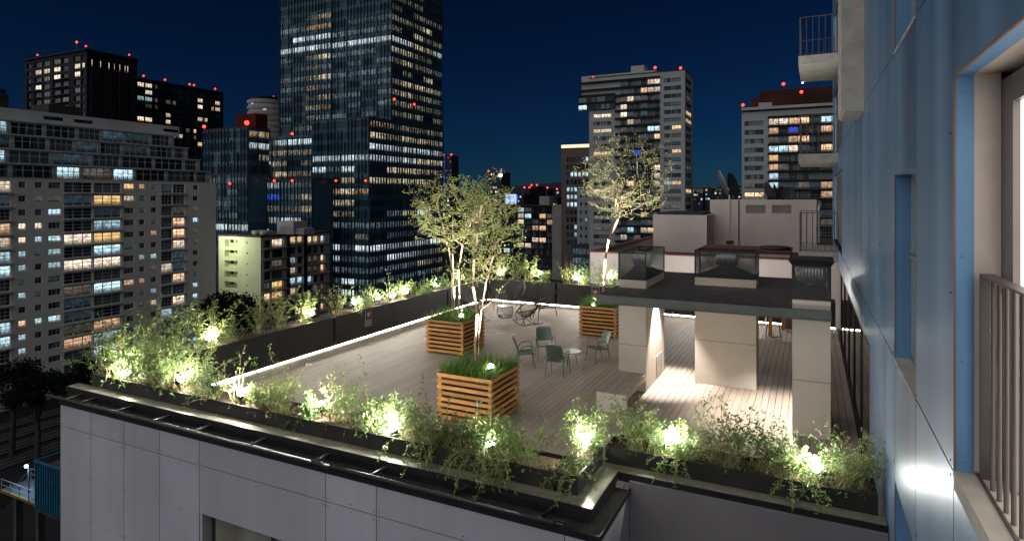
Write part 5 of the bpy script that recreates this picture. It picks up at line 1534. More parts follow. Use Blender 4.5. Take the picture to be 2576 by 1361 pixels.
def shrubs():
    r = random.Random(77)
    front = [(255,1,1.1),(300,0,1.2),(345,2,1.3),(395,1,1.35),(440,0,1.3),(490,2,1.15),(545,3,1.0),(610,2,.85),(660,7,1.0),(720,6,.85),(790,1,.85),(850,6,.9),(905,0,.8),(960,3,.95),
             (1015,0,.85),(1070,4,.9),(1110,5,1.0),(1160,4,.95),(1205,5,1.1),(1255,4,1.0),(1300,4,.85)]
    for i, (px, v, s) in enumerate(front):
        x = on_y(px, 1000, 8.25).x
        shrub('green jasmine shrub, %s from the left in the long front planter' % ORD[i], x, 8.25+r.uniform(-.1,.1), .88, v, s*.92, r.uniform(-.6,.6) if v in (4,5) else r.uniform(0,6), 'shrubs in the long front planter')
    for i, (px, v, s) in enumerate(((330,10,1.0),(700,10,.9),(930,10,.95),(1080,10,.8),(1190,5,1.05),(1255,10,.8),(1330,10,.85))):
        x = on_y(px, 1000, 8.06).x
        shrub('loose trailing spray, %s from the left, spilling over the long front planter' % ORD[i], x, 8.08, .90, v, s, r.uniform(-.4,.4), 'trailing sprays over the front planter')
    for i, (x, y, v, s) in enumerate(((-3.04,8.15,5,.85),(-3.04,8.6,2,.8),(-3.03,9.0,0,.8))):
        shrub('green jasmine shrub, %s from the front in the short notch planter' % ORD[i], x, y, .88, v, s, r.uniform(0,6), 'shrubs in the notch planter')
    for i, (px, v, s) in enumerate(((1600,10,.8),(1700,5,.8),(1840,10,.75),(2000,5,.8),(2110,10,.7))):
        x = on_y(px, 1000, 9.28).x
        shrub('loose trailing spray, %s from the left, in the recessed front planter' % ORD[i], x, 9.28, .90, v, s, r.uniform(-.4,.4), 'trailing sprays over the recessed planter')
    for i, (px, v, s) in enumerate(((1600,0,.85),(1660,3,.95),(1735,1,.75),(1800,6,.85),(1860,2,.75),(1925,0,.8),(1985,3,.9),(2050,3,.75),(2130,2,.72),(2165,6,.66))):
        x = on_y(px, 1000, 9.42).x
        shrub('green jasmine shrub, %s from the left in the recessed right front planter' % ORD[i], x, 9.42+r.uniform(-.08,.08), .88, v, s, r.uniform(0,6), 'shrubs in the recessed front planter')
    left = [(9.2,1,1.25),(9.9,2,1.3),(10.7,0,1.25),(11.5,3,1.2),(12.4,0,1.0),(13.2,6,1.1),(14.1,0,1.0),(15.6,6,.9),(16.5,3,1.0),(17.3,0,.85),(18.2,1,.95),(19.1,0,.85),(20.0,7,1.1),(20.9,1,.9),(22.2,3,1.0),(23.1,0,1.0),(24.2,1,1.0)]
    for i, (y, v, s) in enumerate(left):
        shrub('green jasmine shrub, %s from the front in the left edge planters' % ORD[i], -13.97+r.uniform(-.1,.1), y, .93, v, s*.95, r.uniform(0,6), 'shrubs along the left edge')
    far = [(-13.0,0,1.1),(-12.2,2,1.15),(-11.5,0,1.1),(-10.7,3,1.1),(-9.6,6,.9),(-8.9,1,1.0),(-8.2,2,1.0),(-7.5,0,.9),(-6.7,1,.9),(-5.6,3,.8),(-4.4,1,.75),(-3.5,0,.7),(-2.2,7,.8),(-.9,2,.6),(.2,7,.8)]
    for i, (x, v, s) in enumerate(far):
        shrub('green jasmine shrub, %s from the left in the far edge planters' % ORD[i], x, 25.4+r.uniform(-.1,.1), .93, v, s, r.uniform(0,6), 'shrubs along the far edge')
shrubs()

# ================================================================== garden spotlights
def spot_fixture(label, p, aim, energy, group, cone=0, lens=.068):
    p = Vector(p); aim = Vector(aim).normalized()
    t = thing('garden_spotlight', label, 'spotlight', tuple(p - Vector((0,0,.16))), 0, group)
    MB().tube([p-Vector((0,0,.2)), p-aim*.03], .012, 6).build('stake', M['black'], t)
    body = MB().tube([p-aim*.10, p-aim*.09, p-aim*.01, p], [.03,.048,.055,.057], 12).build('body', M['black'], t, True)
    q = p+aim*.004
    b = MB(); b.lathe([(lens*.8,0),(lens,lens*.35),(lens*.85,lens*.85),(lens*.45,lens*1.2),(.004,lens*1.3)], (0,0,0), 12)
    me = b.mesh('lens', M['lens'], True)
    put(me, 'lens', body, tuple(q), rot=aim.to_track_quat('Z','Y').to_euler())
    L = bpy.data.lights.new('spot', 'SPOT' if cone else 'POINT'); L.energy = energy; L.shadow_soft_size = .05; L.color = (1,.975,.90)
    if cone: L.spot_size = rad(cone); L.spot_blend = .7
    o = bpy.data.objects.new('spot_light', L); COL.objects.link(o); o.location = q+aim*.16; o.rotation_euler = (-aim).to_track_quat('Z','Y').to_euler()
    return t
def spots():
    r = random.Random(4)
    def lab(i, where): return 'lit garden spotlight, %s from the left in the %s' % (ORD[i], where)
    for i, (px, py, ax) in enumerate(((325,938,.3),(458,955,.7),(612,990,.2),(815,1020,-.6),(996,1080,-.2),(1238,1120,-.5))):
        q = on_y(px, py, 8.2); z = min(max(q.z, 1.0), 1.35)
        spot_fixture(lab(i,'long front planter'), (q.x, 8.15, z), (ax, -.25 if px in (325,612,996) else .35, .8), 150, 'spotlights in the long front planter')
    q = on_y(1503, 1085, 8.75)
    spot_fixture('small black garden spotlight lit in the notch of the front edge', (-2.98, 8.75, 1.12), (-.5,-.45,.75), 130, 'notch spotlight')
    for i, (px, py) in enumerate(((1680,1110),(2062,1182))):
        q = on_y(px, py, 9.4)
        spot_fixture(lab(i,'recessed right front planter'), (q.x, 9.38, min(max(q.z,1.0),1.3)), ((.5,-.2,.7) if i == 0 else (-.6,.1,.7)), 140 if i == 0 else 120, 'spotlights in the recessed front planter')
    for i, (px, py) in enumerate(((518,855),(782,790),(887,765),(950,750),(980,748),(1020,735),(1090,718),(1150,700))):
        q = on_x(px, py, -13.9)
        spot_fixture(lab(i,'left edge planters'), (-13.85, q.y, min(max(q.z,1.05),1.4)), (.25, (-.5 if i % 2 else .5), .75), 120, 'spotlights along the left edge')
    for i, (px, py) in enumerate(((1258,690),(1362,688),(1448,702),(1543,700),(1720,700),(1905,690))):
        q = on_y(px, py, 25.35)
        spot_fixture(lab(i,'far edge planters'), (q.x, 25.3, min(max(q.z,1.05),1.4)), ((-.5 if i % 2 else .5), -.25, .75), 150, 'spotlights along the far edge')
    spot_fixture('garden spotlight shining up from the grass of the front wooden planter', (fx+.45, fy-.3, 1.16), (-.2,.16,1), 1600, 'tree spotlights', 95, .065)
    spot_fixture('garden spotlight shining up from the grass of the left wooden planter', (lx+.45, ly-.4, 1.14), (-.16,.14,1), 3000, 'tree spotlights', 95, .065)
    spot_fixture('garden spotlight shining up from the grass of the back wooden planter', (rx-.2, ry-.5, 1.04), (.22,.14,1), 7500, 'tree spotlights', 80, .04)
spots()

# ================================================================== grill shelter: three shafts under a slatted canopy
SHAFTS = [(-4.34,15.0,-3.65,17.08), (-2.70,16.32,-1.22,17.10), (-.34,13.62,.35,15.2)]
def shelter():
    t = thing('grill_shelter', 'three plastered shafts carrying a low black slatted canopy', 'shelter', (-2, 15.5, 0))
    for i, (x0,y0,x1,y1) in enumerate(SHAFTS):
        c = boxo('shaft', M['plaster'], x0, y0, 0.005, x1, y1, 1.115, t)
        boxo('shaft', M['plaster'], x0, y0, 1.125, x1, y1, 2.735, t)
        boxo('shaft_core', M['void'], x0+.01, y0+.01, .01, x1-.01, y1-.01, 2.72, t)
    # recessed service flap on the left shaft
    boxo('service_flap', M['concrete'], -3.652, 16.1, .06, -3.640, 16.75, .62, t)
    boxo('flap_handle', M['steel'], -3.64, 16.05, .35, -3.62, 16.10, .55, t)
    # bench growing out of the left shaft
    for k in range(4):
        boxo('bench_board', M['deck'], -4.34+.174*k+.004, 13.22, .425, -4.34+.174*(k+1)-.004, 14.995, .45, t)
    boxo('bench_slab', M['plaster'], -4.335, 13.21, .30, -3.652, 14.995, .424, t)
    boxo('bench_leg', M['plaster'], -4.33, 13.23, .005, -3.66, 13.36, .299, t)
    # canopy frame
    X0, X1, Y0, Y1 = -4.40, .36, 13.40, 18.45; zb, zt = 2.40, 2.575
    boxo('fascia', M['fascia'], X0, Y0, zb, X1, Y0+.05, zt, t); boxo('fascia', M['fascia'], X0, Y1-.05, zb, X1, Y1, zt, t)
    boxo('fascia', M['fascia'], X0, Y0+.052, zb, X0+.05, Y1-.052, zt, t); boxo('fascia', M['fascia'], X1-.05, 15.25, zb, X1, Y1-.052, zt, t)
    boxo('soffit_lip', M['slat'], X0-.01, Y0-.03, zb-.02, X1+.01, Y0+.06, zb-.002, t)
    me = unit_box(M['slat'])
    y = Y0+.11
    while y < Y1-.08:
        segs = [(X0+.055, X1-.055)]
        for (a,b,c,d) in SHAFTS:
            if b-.07 < y < d+.07:
                ns = []
                for (u,v) in segs:
                    if a > u+.02: ns.append((u, min(v,a-.01)))
                    if c < v-.02: ns.append((max(u,c+.01), v))
                segs = [q for q in ns if q[1]-q[0] > .05]
        for (u,v) in segs: put(me, 'slat', t, ((u+v)/2, y, 2.535), 0, (v-u, .105, .06))
        y += .255
    for x in (X0+1.2, X0+2.9): boxo('cross_beam', M['slat'], x, Y0+.06, 2.42, x+.06, Y1-.06, 2.495, t)
    # downlights under the canopy
    for i, (p, e, c) in enumerate((((-3.47,16.05,2.40), 1500, 76), ((-.50,14.55,2.40), 1300, 96))):
        MB().lathe([(.045,.04),(.055,.0),(.055,.10),(.02,.11)], p, 14).build('downlight', M['black'], t, True)
        MB().lathe([(.04,.002),(.02,.0)], (p[0],p[1],p[2]+.002), 12).build('downlight_lens', M['lens_soft'], t)
        L = bpy.data.lights.new('downlight', 'SPOT'); L.energy = e; L.spot_size = rad(c); L.spot_blend = .6; L.shadow_soft_size = .03; L.color = (1,.93,.87)
        o = bpy.data.objects.new('downlight', L); COL.objects.link(o); o.location = (p[0],p[1],p[2]-.03)
    # cages with turbine ventilators on the shafts
    names = ('left','middle','right')
    for i, (x0,y0,x1,y1) in enumerate(SHAFTS):
        x0 -= .01; x1 += .01; y0 -= .01; y1 += .01
        if i == 2: y1 = 14.75
        z0, z1 = 2.745, 3.43
        g = thing('ventilator_cage', 'perforated black cage with a ventilator on the %s shaft' % names[i], 'ventilator', ((x0+x1)/2,(y0+y1)/2,z0), 0, 'ventilator cages on the shafts')
        b = MB(); s = .035
        for (a,c) in ((x0,y0),(x1-s,y0),(x0,y1-s),(x1-s,y1-s)): b.box(a,c,z0,a+s,c+s,z1)
        for z in (z0, z1-s):
            b.box(x0+s,y0,z,x1-s,y0+s,z+s); b.box(x0+s,y1-s,z,x1-s,y1,z+s); b.box(x0,y0+s,z,x0+s,y1-s,z+s); b.box(x1-s,y0+s,z,x1,y1-s,z+s)
        b.build('frame', M['black'], g)
        if i == 2:
            f = MB(); e = .06
            f.add([(x0,y0,z1),(x1,y0,z1),(x1,y1,z1),(x0,y1,z1),(x0-e,y0-e,z1+.09),(x1+e,y0-e,z1+.09),(x1+e,y1+e,z1+.09),(x0-e,y1+e,z1+.09)], [(0,1,5,4),(1,2,6,5),(2,3,7,6),(3,0,4,7)])
            f.build('flared_rim', M['black'], g)
        k = .012
        for q in (((x0+s,y0+k,z0+s),(x1-s,y0+k,z0+s)),((x1-k,y0+s,z0+s),(x1-k,y1-s,z0+s)),((x1-s,y1-k,z0+s),(x0+s,y1-k,z0+s)),((x0+k,y1-s,z0+s),(x0+k,y0+s,z0+s))):
            a, c = Vector(q[0]), Vector(q[1]); h = Vector((0,0,z1-z0-2*s))
            MB().quad(a, c, c+h, a+h).build('perforated_panel', M['mesh'], g)
        cx, cy = (x0+x1)/2, (y0+y1)/2; hx, hy = (x1-x0)/2-.05, min((y1-y0)/2-.05, .8)
        hd = MB(); w = .16
        hd.add([(cx-hx,cy-hy,z0+.03),(cx+hx,cy-hy,z0+.03),(cx+hx,cy+hy,z0+.03),(cx-hx,cy+hy,z0+.03),(cx-w,cy-w,z0+.25),(cx+w,cy-w,z0+.25),(cx+w,cy+w,z0+.25),(cx-w,cy+w,z0+.25)],
               [(0,1,5,4),(1,2,6,5),(2,3,7,6),(3,0,4,7),(4,5,6,7)])
        hd.build('hood', M['black'], g)
        v = MB(); prof = []
        n = 9; R0 = .19; L_ = .27
        for j in range(n*4+1):
            u = -1+2*j/(n*4); env = math.sqrt(max(0,1-(abs(u)**3.2)))*.45+.55
            prof.append((R0*env*(1.0 if j % 4 < 2 else .90), u*L_))
        v.lathe(prof, (cx,cy,z0+.43), 22, 'x')
        vt = v.build('ventilator', M['steel'], g, True)
        MB().lathe([(.11,0),(.11,.1)], (cx,cy,z0+.24), 16).build('neck', M['steel'], vt)
shelter()

# ================================================================== furniture
def armchair_parts():
    G = M['chairgreen']; P = []
    # front towards -Y; seat 0.44 high
    def shell(f, nu, nv):
        b = MB()
        for j in range(nv+1):
            for i in range(nu+1): b.v.append(tuple(f(i/nu, j/nv)))
        for j in range(nv):
            for i in range(nu):
                a = j*(nu+1)+i; b.f.append((a,a+1,a+nu+2,a+nu+1)); b.m.append(0)
        n = len(b.v); fr = list(b.f)
        cx = [Vector(v) for v in b.v]
        b.v += [tuple(v+Vector((0,.006,-.008))) for v in cx]
        b.f += [tuple(q+n for q in reversed(f_)) for f_ in fr]; b.m += [0]*len(fr)
        return b
    def seat(u, v):
        x = (u-.5)*.46; y = -.22+.44*v
        return Vector((x*(1-.06*abs(v-.5)), y, .435-.018*math.sin(math.pi*u)-.03*v+(-.02*((v < .12)))))
    def back(u, v):
        w = .435; x = (u-.5)*w
        cr = .0
        if v > .9: x *= 1-.06*(v-.9)/.1
        return Vector((x, .20+.13*v+.045*math.sin(math.pi*u), .50+.34*v))
    P.append(('seat', shell(seat,10,8).mesh('seat', G, True)))
    P.append(('backrest', shell(back,12,8).mesh('backrest', G, True)))
    r = .0115
    for s in (-1,1):
        P.append(('armrest', MB().tube([(s*.25,-.20,.43),(s*.265,-.205,.58),(s*.268,-.17,.635),(s*.268,-.05,.645),(s*.262,.10,.62),(s*.245,.19,.50),(s*.24,.21,.42)], r, 8).mesh('armrest', G, True)))
        P.append(('leg', MB().tube([(s*.25,-.20,.44),(s*.262,-.225,.2),(s*.27,-.25,.0)], r, 8).mesh('leg', G, True)))
        P.append(('leg', MB().tube([(s*.235,.19,.43),(s*.245,.25,.2),(s*.255,.30,.0)], r, 8).mesh('leg', G, True)))
    P.append(('back_frame', MB().tube([(-.235,.19,.42),(-.225,.215,.52),(-.221,.312,.79),(-.205,.335,.85),(-.18,.343,.862),(0,.358,.864),(.18,.343,.862),(.205,.335,.85),(.221,.312,.79),(.225,.215,.52),(.235,.19,.42)], r, 8).mesh('back_frame', G, True)))
    P.append(('seat_frame', MB().tube([(-.24,-.21,.42),(.24,-.21,.42),(.24,.2,.395),(-.24,.2,.395)], r, 8, True).mesh('seat_frame', G, True)))
    return P
AC = armchair_parts()
def face(dx, dy): return math.atan2(dx, -dy)      # rotation for things whose front is -Y
for (x,y,d,lab) in ((-6.17,15.46,(-.05,1),'sage green metal armchair seen from behind, nearest the front planter'),
                    (-7.10,16.80,(.55,-.83),'sage green metal armchair facing the camera at the back of the group'),
                    (-7.28,15.78,(.86,.5),'sage green metal armchair seen side-on at the left of the round table'),
                    (-5.60,17.18,(-.67,-.74),'sage green metal armchair standing apart at the right, by the left shaft')):
    t = thing('armchair', lab, 'chair', (x,y,0.0), face(*d), 'sage green armchairs')
    for nm, me in AC: put(me, nm, t, world=False)
t = thing('round_table', 'pale sage round side table between the green armchairs', 'table', (-6.12,16.32,0))
MB().lathe([(.30,.0),(.305,.008),(.305,.016),(.295,.022)], (0,0,.42), 36).build('top', M['tabletop'], t, world=False)
for k in range(3):
    a = k*2.094+.4; MB().tube([(.13*math.cos(a),.13*math.sin(a),.42),(.2*math.cos(a),.2*math.sin(a),0)], .011, 8).build('leg', M['chairgreen'], t, True, world=False)

def acapulco(label, x, y, d, rocking=False, sc=1.0):
    t = thing('cord_chair', label, 'chair', (x,y,0), face(*d), 'black cord chairs', (sc,sc,sc))
    K = M['cord']
    # egg-shaped outer ring: low at the front (-Y), high at the back
    n = 40; ring = []
    for i in range(n):
        a = 2*math.pi*i/n; u = math.sin(a); w = math.cos(a)
        f = (u+1)/2
        ring.append(Vector((w*(.40-.02*f)*(1+.06*u), -.36+.86*f, .36+.56*f**1.35+.03*math.cos(a*2)*0)))
    MB().tube(ring, .017, 6, True).build('outer_ring', K, t, True, world=False)
    hub = []
    for i in range(n):
        a = 2*math.pi*i/n
        hub.append(Vector((math.cos(a)*.085, .0+math.sin(a)*.085, .27+.045*math.sin(a))))
    MB().tube(hub, .013, 5, True).build('inner_ring', K, t, True, world=False)
    c = MB()
    for i in range(n):
        p = ring[i]; q = hub[i]; mid = (p+q)/2 + Vector((0,.0,-.045))
        c.tube([p, mid, q], .0065, 3)
    o = c.build('cords', K, t, world=False); o['kind'] = 'stuff'
    if rocking:
        for s in (-1,1):
            pts = [(s*.26, -.5+1.0*k/10, .02+.42*((k/10-.5)**2)) for k in range(11)]
            MB().tube(pts, .011, 6).build('rocker', K, t, True, world=False)
            MB().tube([(s*.26,-.25,.045),(s*.34,-.2,.43)], .010, 6).build('strut', K, t, True, world=False)
            MB().tube([(s*.26,.22,.04),(s*.385,.14,.62)], .010, 6).build('strut', K, t, True, world=False)
            MB().tube([(s*.26,.02,.02),(s*.07,.0,.27)], .010, 6).build('strut', K, t, True, world=False)
        for y_ in (-.46,.46): MB().tube([(-.26,y_,.10),(.26,y_,.10)], .009, 6).build('cross_bar', K, t, True, world=False)
    else:
        for (a,b) in (((-.36,-.12,.45),(-.34,-.30,0)),((.36,-.12,.45),(.34,-.30,0)),((0,.30,.55),(0,.42,0))):
            MB().tube([a,b], .014, 6).build('leg', K, t, True, world=False)
        MB().tube([(-.35,-.2,.26),(0,.36,.26),(.35,-.2,.26)], .009, 6, True).build('brace', K, t, True, world=False)
acapulco('black cord chair facing the camera behind the wire drum table', -11.65, 23.95, (.15,-1), sc=1.25)
acapulco('black cord chair seen from the side at the right of its group', -9.72, 22.92, (-1,-.15), sc=1.25)
acapulco('black rocking cord chair turned away in front of its group', -9.58, 20.95, (-.85,.5), True, 1.15)
acapulco('black cord chair partly behind the left tree, beside the wire drum table', -12.55, 22.75, (.9,-.35), sc=1.2)
acapulco('black rocking cord chair half hidden behind the left wooden planter', -11.55, 20.35, (.7,.7), True, 1.1)
t = thing('wire_table', 'round black wire drum table with a pale top among the cord chairs', 'table', (-10.98,21.85,0))
MB().lathe([(.30,0),(.305,.01),(.295,.02)], (0,0,.44), 32).build('top', M['tabletop'], t, world=False)
for z, r_ in ((.435,.31),(.06,.28),(.02,.26)):
    MB().tube([(r_*math.cos(a*.2618),r_*math.sin(a*.2618),z) for a in range(24)], .008, 5, True).build('hoop', M['cord'], t, world=False)
for k in range(26):
    a = 2*math.pi*k/26; c_, s_ = math.cos(a), math.sin(a)
    MB().tube([(.31*c_,.31*s_,.435),(.325*c_,.325*s_,.2),(.28*c_,.28*s_,.06),(.25*c_,.25*s_,.02)], .006, 4).build('wire', M['cord'], t, world=False)

# bar table and wire stools behind the right shaft
def bar_set():
    r4 = lambda x, y: ((2400+x*.3306)*.7402, (800+y*.3306)*.7402)
    p = on_z(*r4(660,1022), 0); q = on_z(*r4(790,972), 0)
    t = thing('bar_table', 'high wooden bar table seen between the middle and right shafts', 'table', (p.x, p.y, 0))
    h = 1.02
    boxo('top', M['wood'], p.x-1.0, p.y-.12, h, q.x+.25, q.y+.1, h+.06, t)
    for a in (p, q): boxo('leg', M['wood'], a.x-.06, a.y-.06, 0.003, a.x+.06, a.y+.06, h-.001, t)
    boxo('leg', M['wood'], p.x-.9, p.y-.06, .003, p.x-.78, p.y+.06, h-.001, t); boxo('apron', M['wood'], p.x-.9, p.y-.02, h-.12, q.x, p.y+.02, h-.002, t)
    for (px, py, lab) in ((690,1052,'black wire bar stool in front of the wooden bar table'),):
        s = on_z(*r4(px,py), 0)
        g = thing('wire_stool', lab, 'stool', (s.x, s.y, 0))
        K = M['cord']
        for sx in (-1,1):
            for sy in (-1,1):
                MB().tube([(sx*.15,sy*.13,.74),(sx*.24,sy*.22,0.01)], .010, 6).build('leg', K, g, True, world=False)
        MB().tube([(-.24,-.22,.02),(.24,.22,.02)], .009, 6).build('foot_brace', K, g, True, world=False); MB().tube([(.24,-.22,.02),(-.24,.22,.02)], .009, 6).build('foot_brace', K, g, True, world=False)
        b = MB()
        for k in range(9):
            u = -.19+.38*k/8; b.tube([(u,-.19,.78),(u*.9,0,.74),(u,.19,.78),(u,.22,.95)], .005, 4); b.tube([(-.19,u,.78),(0,u,.74),(.19,u,.78)], .005, 4)
        b.build('wire_seat', K, g, world=False)
    c = on_z(*r4(835,950), 0)
    g = thing('waste_bin', 'grey steel bin at the far edge behind the bar table', 'bin', (c.x, c.y, 0))
    boxo('body', M['alu'], c.x-.2, c.y-.15, .003, c.x+.2, c.y+.15, .92, g); boxo('lid', M['dkframe'], c.x-.21, c.y-.16, .921, c.x+.21, c.y+.16, .97, g)
bar_set()

# ================================================================== the blue building on the right
XW = 0.87
def blue_building():
    t = thing('blue_building', 'tall building clad in satin blue panels with balconies along the right edge', 'building', (6, 15, GROUND))
    g = .009; th = .03
    boxo('substrate', M['joint'], XW+th+.002, 5.06, -8.0, XW+th+.012, 6.715, 14, t); boxo('substrate', M['joint'], XW+th+.002, 8.33, -8.0, XW+th+.012, 11.65, 14, t)
    boxo('substrate', M['joint'], XW+th+.002, 11.66, 2.37, XW+th+.012, 21.8, 14, t)
    boxo('panel_edge', M['blue_edge'], XW-.001, 5.040, 2.95, XW+.011, 5.0545, 5.62, t); boxo('panel_edge', M['blue_edge'], XW-.001, 1.0, 5.612, XW+.011, 5.04, 5.626, t)
    F = 3.53; Z0 = 2.94
    def panel(y0, y1, z0, z1): 
        boxo('panel', M['blue'], XW, y0+g, z0+g, XW+th, y1-g, z1-g, t)
    def recess(y0, y1, z0, z1, depth, sash=True, lit=None):
        """punched window: blue reveal lining, aluminium frame and pane set back"""
        xd = XW+depth
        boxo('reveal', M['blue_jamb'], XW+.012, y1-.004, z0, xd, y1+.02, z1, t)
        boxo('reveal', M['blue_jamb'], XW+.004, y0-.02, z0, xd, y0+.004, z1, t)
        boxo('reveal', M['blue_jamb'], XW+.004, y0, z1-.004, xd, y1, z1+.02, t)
        boxo('sill', M['concrete'], XW-.01, y0, z0-.02, xd, y1, z0+.004, t)
        boxo('panel_edge', M['blue_edge'], XW-.001, y1-.008, z0+.005, XW+.010, y1+.003, z1, t); boxo('panel_edge', M['blue_edge'], XW-.001, y0, z1-.008, XW+.010, y1-.009, z1+.002, t)
        w = boxo('window', M['alu'], xd, y0, z0, xd+.05, y1, z1, t)
        for a, b in ((y0+.07,(y0+y1)/2-.03),((y0+y1)/2+.03,y1-.07)):
            boxo('pane', lit or M['night_pane'], xd-.006, a, z0+.08, xd-.002, b, z1-.08, w)
        boxo('glazing_bar', M['alu'], xd-.03, y0+.02, z0+.55*(z1-z0), xd-.007, y1-.02, z0+.55*(z1-z0)+.05, w)
    zs = [Z0+F*k for k in range(-3, 4)]
    for z in zs:
        zt = z+F
        # column of the punched windows
        recess(6.72, 8.32, z, z+2.12, .16)
        panel(6.72, 8.32, z+2.12, zt)
        panel(8.32, 10.0, z, zt); panel(5.05, 6.72, z, zt)
        if z < Z0-1:
            panel(10.0, 11.66, z, zt) 
        else: panel(10.0, 11.66, z, zt)
        # big balcony-door opening next to the camera
        panel(1.0, 5.05, z+2.68, zt)
        if abs(z-Z0) > .1: panel(1.0, 5.05, z, z+2.68)
    # terrace level: solid near the front, glazing beyond
    for z in zs[3:]:
        for a, b in ((11.66,13.3),(13.3,15.0),(15.0,16.7),(16.7,18.4),(18.4,20.1),(20.1,21.8)): panel(a, b, z, z+F)
    for a, b in ((11.66,15.0),(15.0,18.4),(18.4,21.8),(21.8,25.2),(25.2,30.6)): panel(a, b, 2.36, Z0)
    boxo('core', M['cream'], XW+.16, 11.7, Z0, XW+6, 31, 20, t); boxo('core', M['joint'], XW+.3, 1.0, GROUND, XW+6, 11.69, Z0-.1, t)
    boxo('core', M['joint'], XW+.34, 5.1, Z0-.09, XW+6, 11.69, 20, t); boxo('core', M['joint'], XW+.05, 11.7, 2.40, XW+6, 31, Z0-.001, t)
    boxo('plinth_wall', M['beige'], XW+.3, 21.8, GROUND, XW+6, 31, 2.3, t)
    # upper storeys beyond: tall door recesses with jambs
    for z in zs[3:]:
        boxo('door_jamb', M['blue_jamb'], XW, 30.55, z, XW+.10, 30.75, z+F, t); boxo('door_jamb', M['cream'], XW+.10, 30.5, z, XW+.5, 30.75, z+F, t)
        boxo('lintel', M['blue'], XW, 21.82, z+2.75, XW+.1, 30.6, z+F-.02, t)
        boxo('balcony_door', M['alu'], XW+.13, 21.85, z+.05, XW+.158, 30.5, z+2.7, t)
    # balconies
    for z in (2.82, 6.36, 9.92, 13.45):
        x0, y0, y1 = -.41, 24.6, 28.4
        b = MB()
        b.add([(x0,y0,z-.32),(XW,y0,z-.32),(XW,y1,z-.32),(x0+.03,y1,z-.32),(x0,y0,z),(XW,y0,z),(XW,y1,z),(x0,y1,z)], [(0,3,2,1),(4,5,6,7),(0,1,5,4),(1,2,6,5),(2,3,7,6),(3,0,4,7)])
        bal = b.build('balcony', M['concrete'], t)
        r = MB(); h = 1.40
        def rl(p, q, w=.02): r.bar(p, q, w, w)
        for (p, q) in (((x0+.06,y0+.06),(XW,y0+.06)),((x0+.06,y0+.06),(x0+.06,y1-.06)),((x0+.06,y1-.06),(XW,y1-.06))):
            rl((*p,z+h),(*q,z+h),.028); rl((*p,z+.06),(*q,z+.06),.022)
            n = 6 if p[1] == q[1] else 16
            for k in range(n+1):
                x = p[0]+(q[0]-p[0])*k/n; y = p[1]+(q[1]-p[1])*k/n
                rl((x,y,z+.06),(x,y,z+h),.02)
        r.bar((x0+.06,y0+.06,z),(x0+.06,y0+.06,z+h),.05,.05)
        o = r.build('balcony_railing', M['bronze'], bal); 
    # concrete fin box
    b = MB(); x0, y0, y1, z0 = .50, 12.7, 14.3, 6.36
    e = .05
    b.add([(x0+e,y0,z0),(XW-.003,y0,z0),(XW-.003,y1,z0),(x0+e,y1,z0),(x0,y0,z0+e),(x0,y1,z0+e),(x0,y0,20),(XW-.003,y0,20),(XW-.003,y1,20),(x0,y1,20)],
          [(0,1,2,3),(0,3,5,4),(4,5,9,6),(0,1,7,6,4),(3,2,8,9,5),(1,2,8,7)])
    b.build('concrete_fin', M['concrete'], t)
    # glazed terrace front
    y = 11.72
    boxo('head_rail', M['black'], XW+.01, 11.67, 2.28, XW+.06, 25.0, 2.355, t); boxo('foot_rail', M['black'], XW+.0, 11.67, .004, XW+.06, 25.0, .06, t)
    k = 0
    while y < 24.9:
        w = min(2.21, 24.95-y)
        boxo('glass_pane', M['tglass'], XW+.03, y+.03, .06, XW+.045, y+w-.03, 2.28, t)
        boxo('mullion', M['black'], XW+.005, y-.03, .061, XW+.06, y+.029, 2.279, t)
        y += w; k += 1
    # ---- door recess beside the camera
    z0, z1 = Z0+.01, Z0+2.68; yj = 5.05
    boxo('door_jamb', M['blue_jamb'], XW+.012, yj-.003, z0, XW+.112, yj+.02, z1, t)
    boxo('soffit', M['blue_jamb'], XW+.012, 1.0, z1-.002, XW+.112, yj-.004, z1+.02, t)
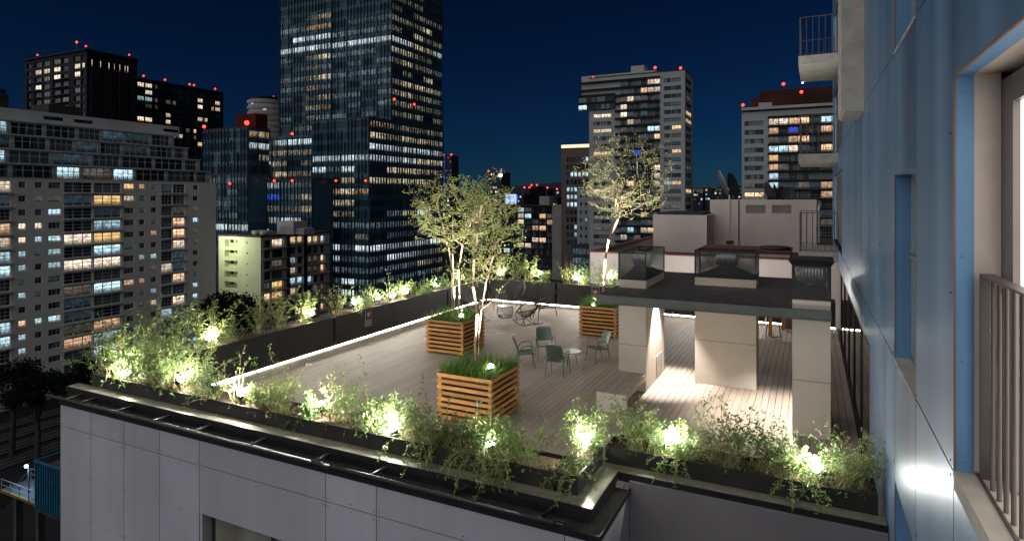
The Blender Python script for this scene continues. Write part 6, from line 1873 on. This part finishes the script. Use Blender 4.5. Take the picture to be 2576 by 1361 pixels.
    boxo('inner_wall', M['cream'], XW+.113, yj, z0, XW+.26, yj+.15, z1+.2, t)
    boxo('inner_soffit', M['cream'], XW+.113, 1.0, z1+.0, XW+.7, yj-.001, z1+.15, t)
    boxo('sill', M['concrete'], XW-.002, 1.0, z0-.12, XW+.30, yj-.004, z0, t)
    boxo('sill_groove', M['bronze'], XW+.118, 1.0, z0+.001, XW+.135, yj-.006, z0+.012, t)
    d = boxo('balcony_door', M['alu'], XW+.262, 4.80, z0, XW+.32, yj-.002, z1-.05, t)
    boxo('door_head', M['alu'], XW+.262, 1.0, z1-.22, XW+.32, 4.798, z1-.05, d)
    boxo('door_glass', M['room_white'], XW+.30, 1.0, z0, XW+.305, 4.798, z1-.222, d)
    MB().tube([(XW+.26,4.80,4.22),(XW+.20,4.80,4.22),(XW+.19,4.70,4.22),(XW+.19,4.62,4.22)], .014, 8).build('door_handle', M['dkframe'], d, True)
    sc = MB()
    for z in (z0+.07, z0+.75, z0+1.45, z0+2.55): sc.lathe([(.012,-.003),(.008,-.008)], (XW+.045, yj-.003, z), 8, 'y')
    sc.build('screws', M['blue_jamb'], t)
    # railing of that door
    r = thing('door_railing', 'bronze flat-bar railing across the bright door at the right edge', 'railing', (1.0, 4.0, z0))
    xr = 1.03; zt = z0+1.33
    boxo('end_post', M['bronze'], xr-.032, 4.965, z0+.002, xr+.045, 4.978, zt-.001, r)
    boxo('top_rail', M['bronze'], xr-.032, 1.0, zt, xr+.045, 4.98, zt+.016, r)
    for k in range(18):
        y = 4.80-k*.15
        MB().tube([(xr,y,z0+.004),(xr,y,zt-.001)], .0135, 8).build('bar', M['bronze'], r, True)
    # small vertical joints' screws on the cladding
    s = MB()
    for z in zs:
        for y in (5.12, 6.65, 8.4, 9.92, 10.08, 11.58):
            for dz in (.05, 1.2, 2.3, F-.05): s.lathe([(.010,-.004),(.007,-.008)], (XW, y, z+dz), 6, 'x')
    o = s.build('screws', M['joint'], t); o['kind'] = 'stuff'
blue_building()
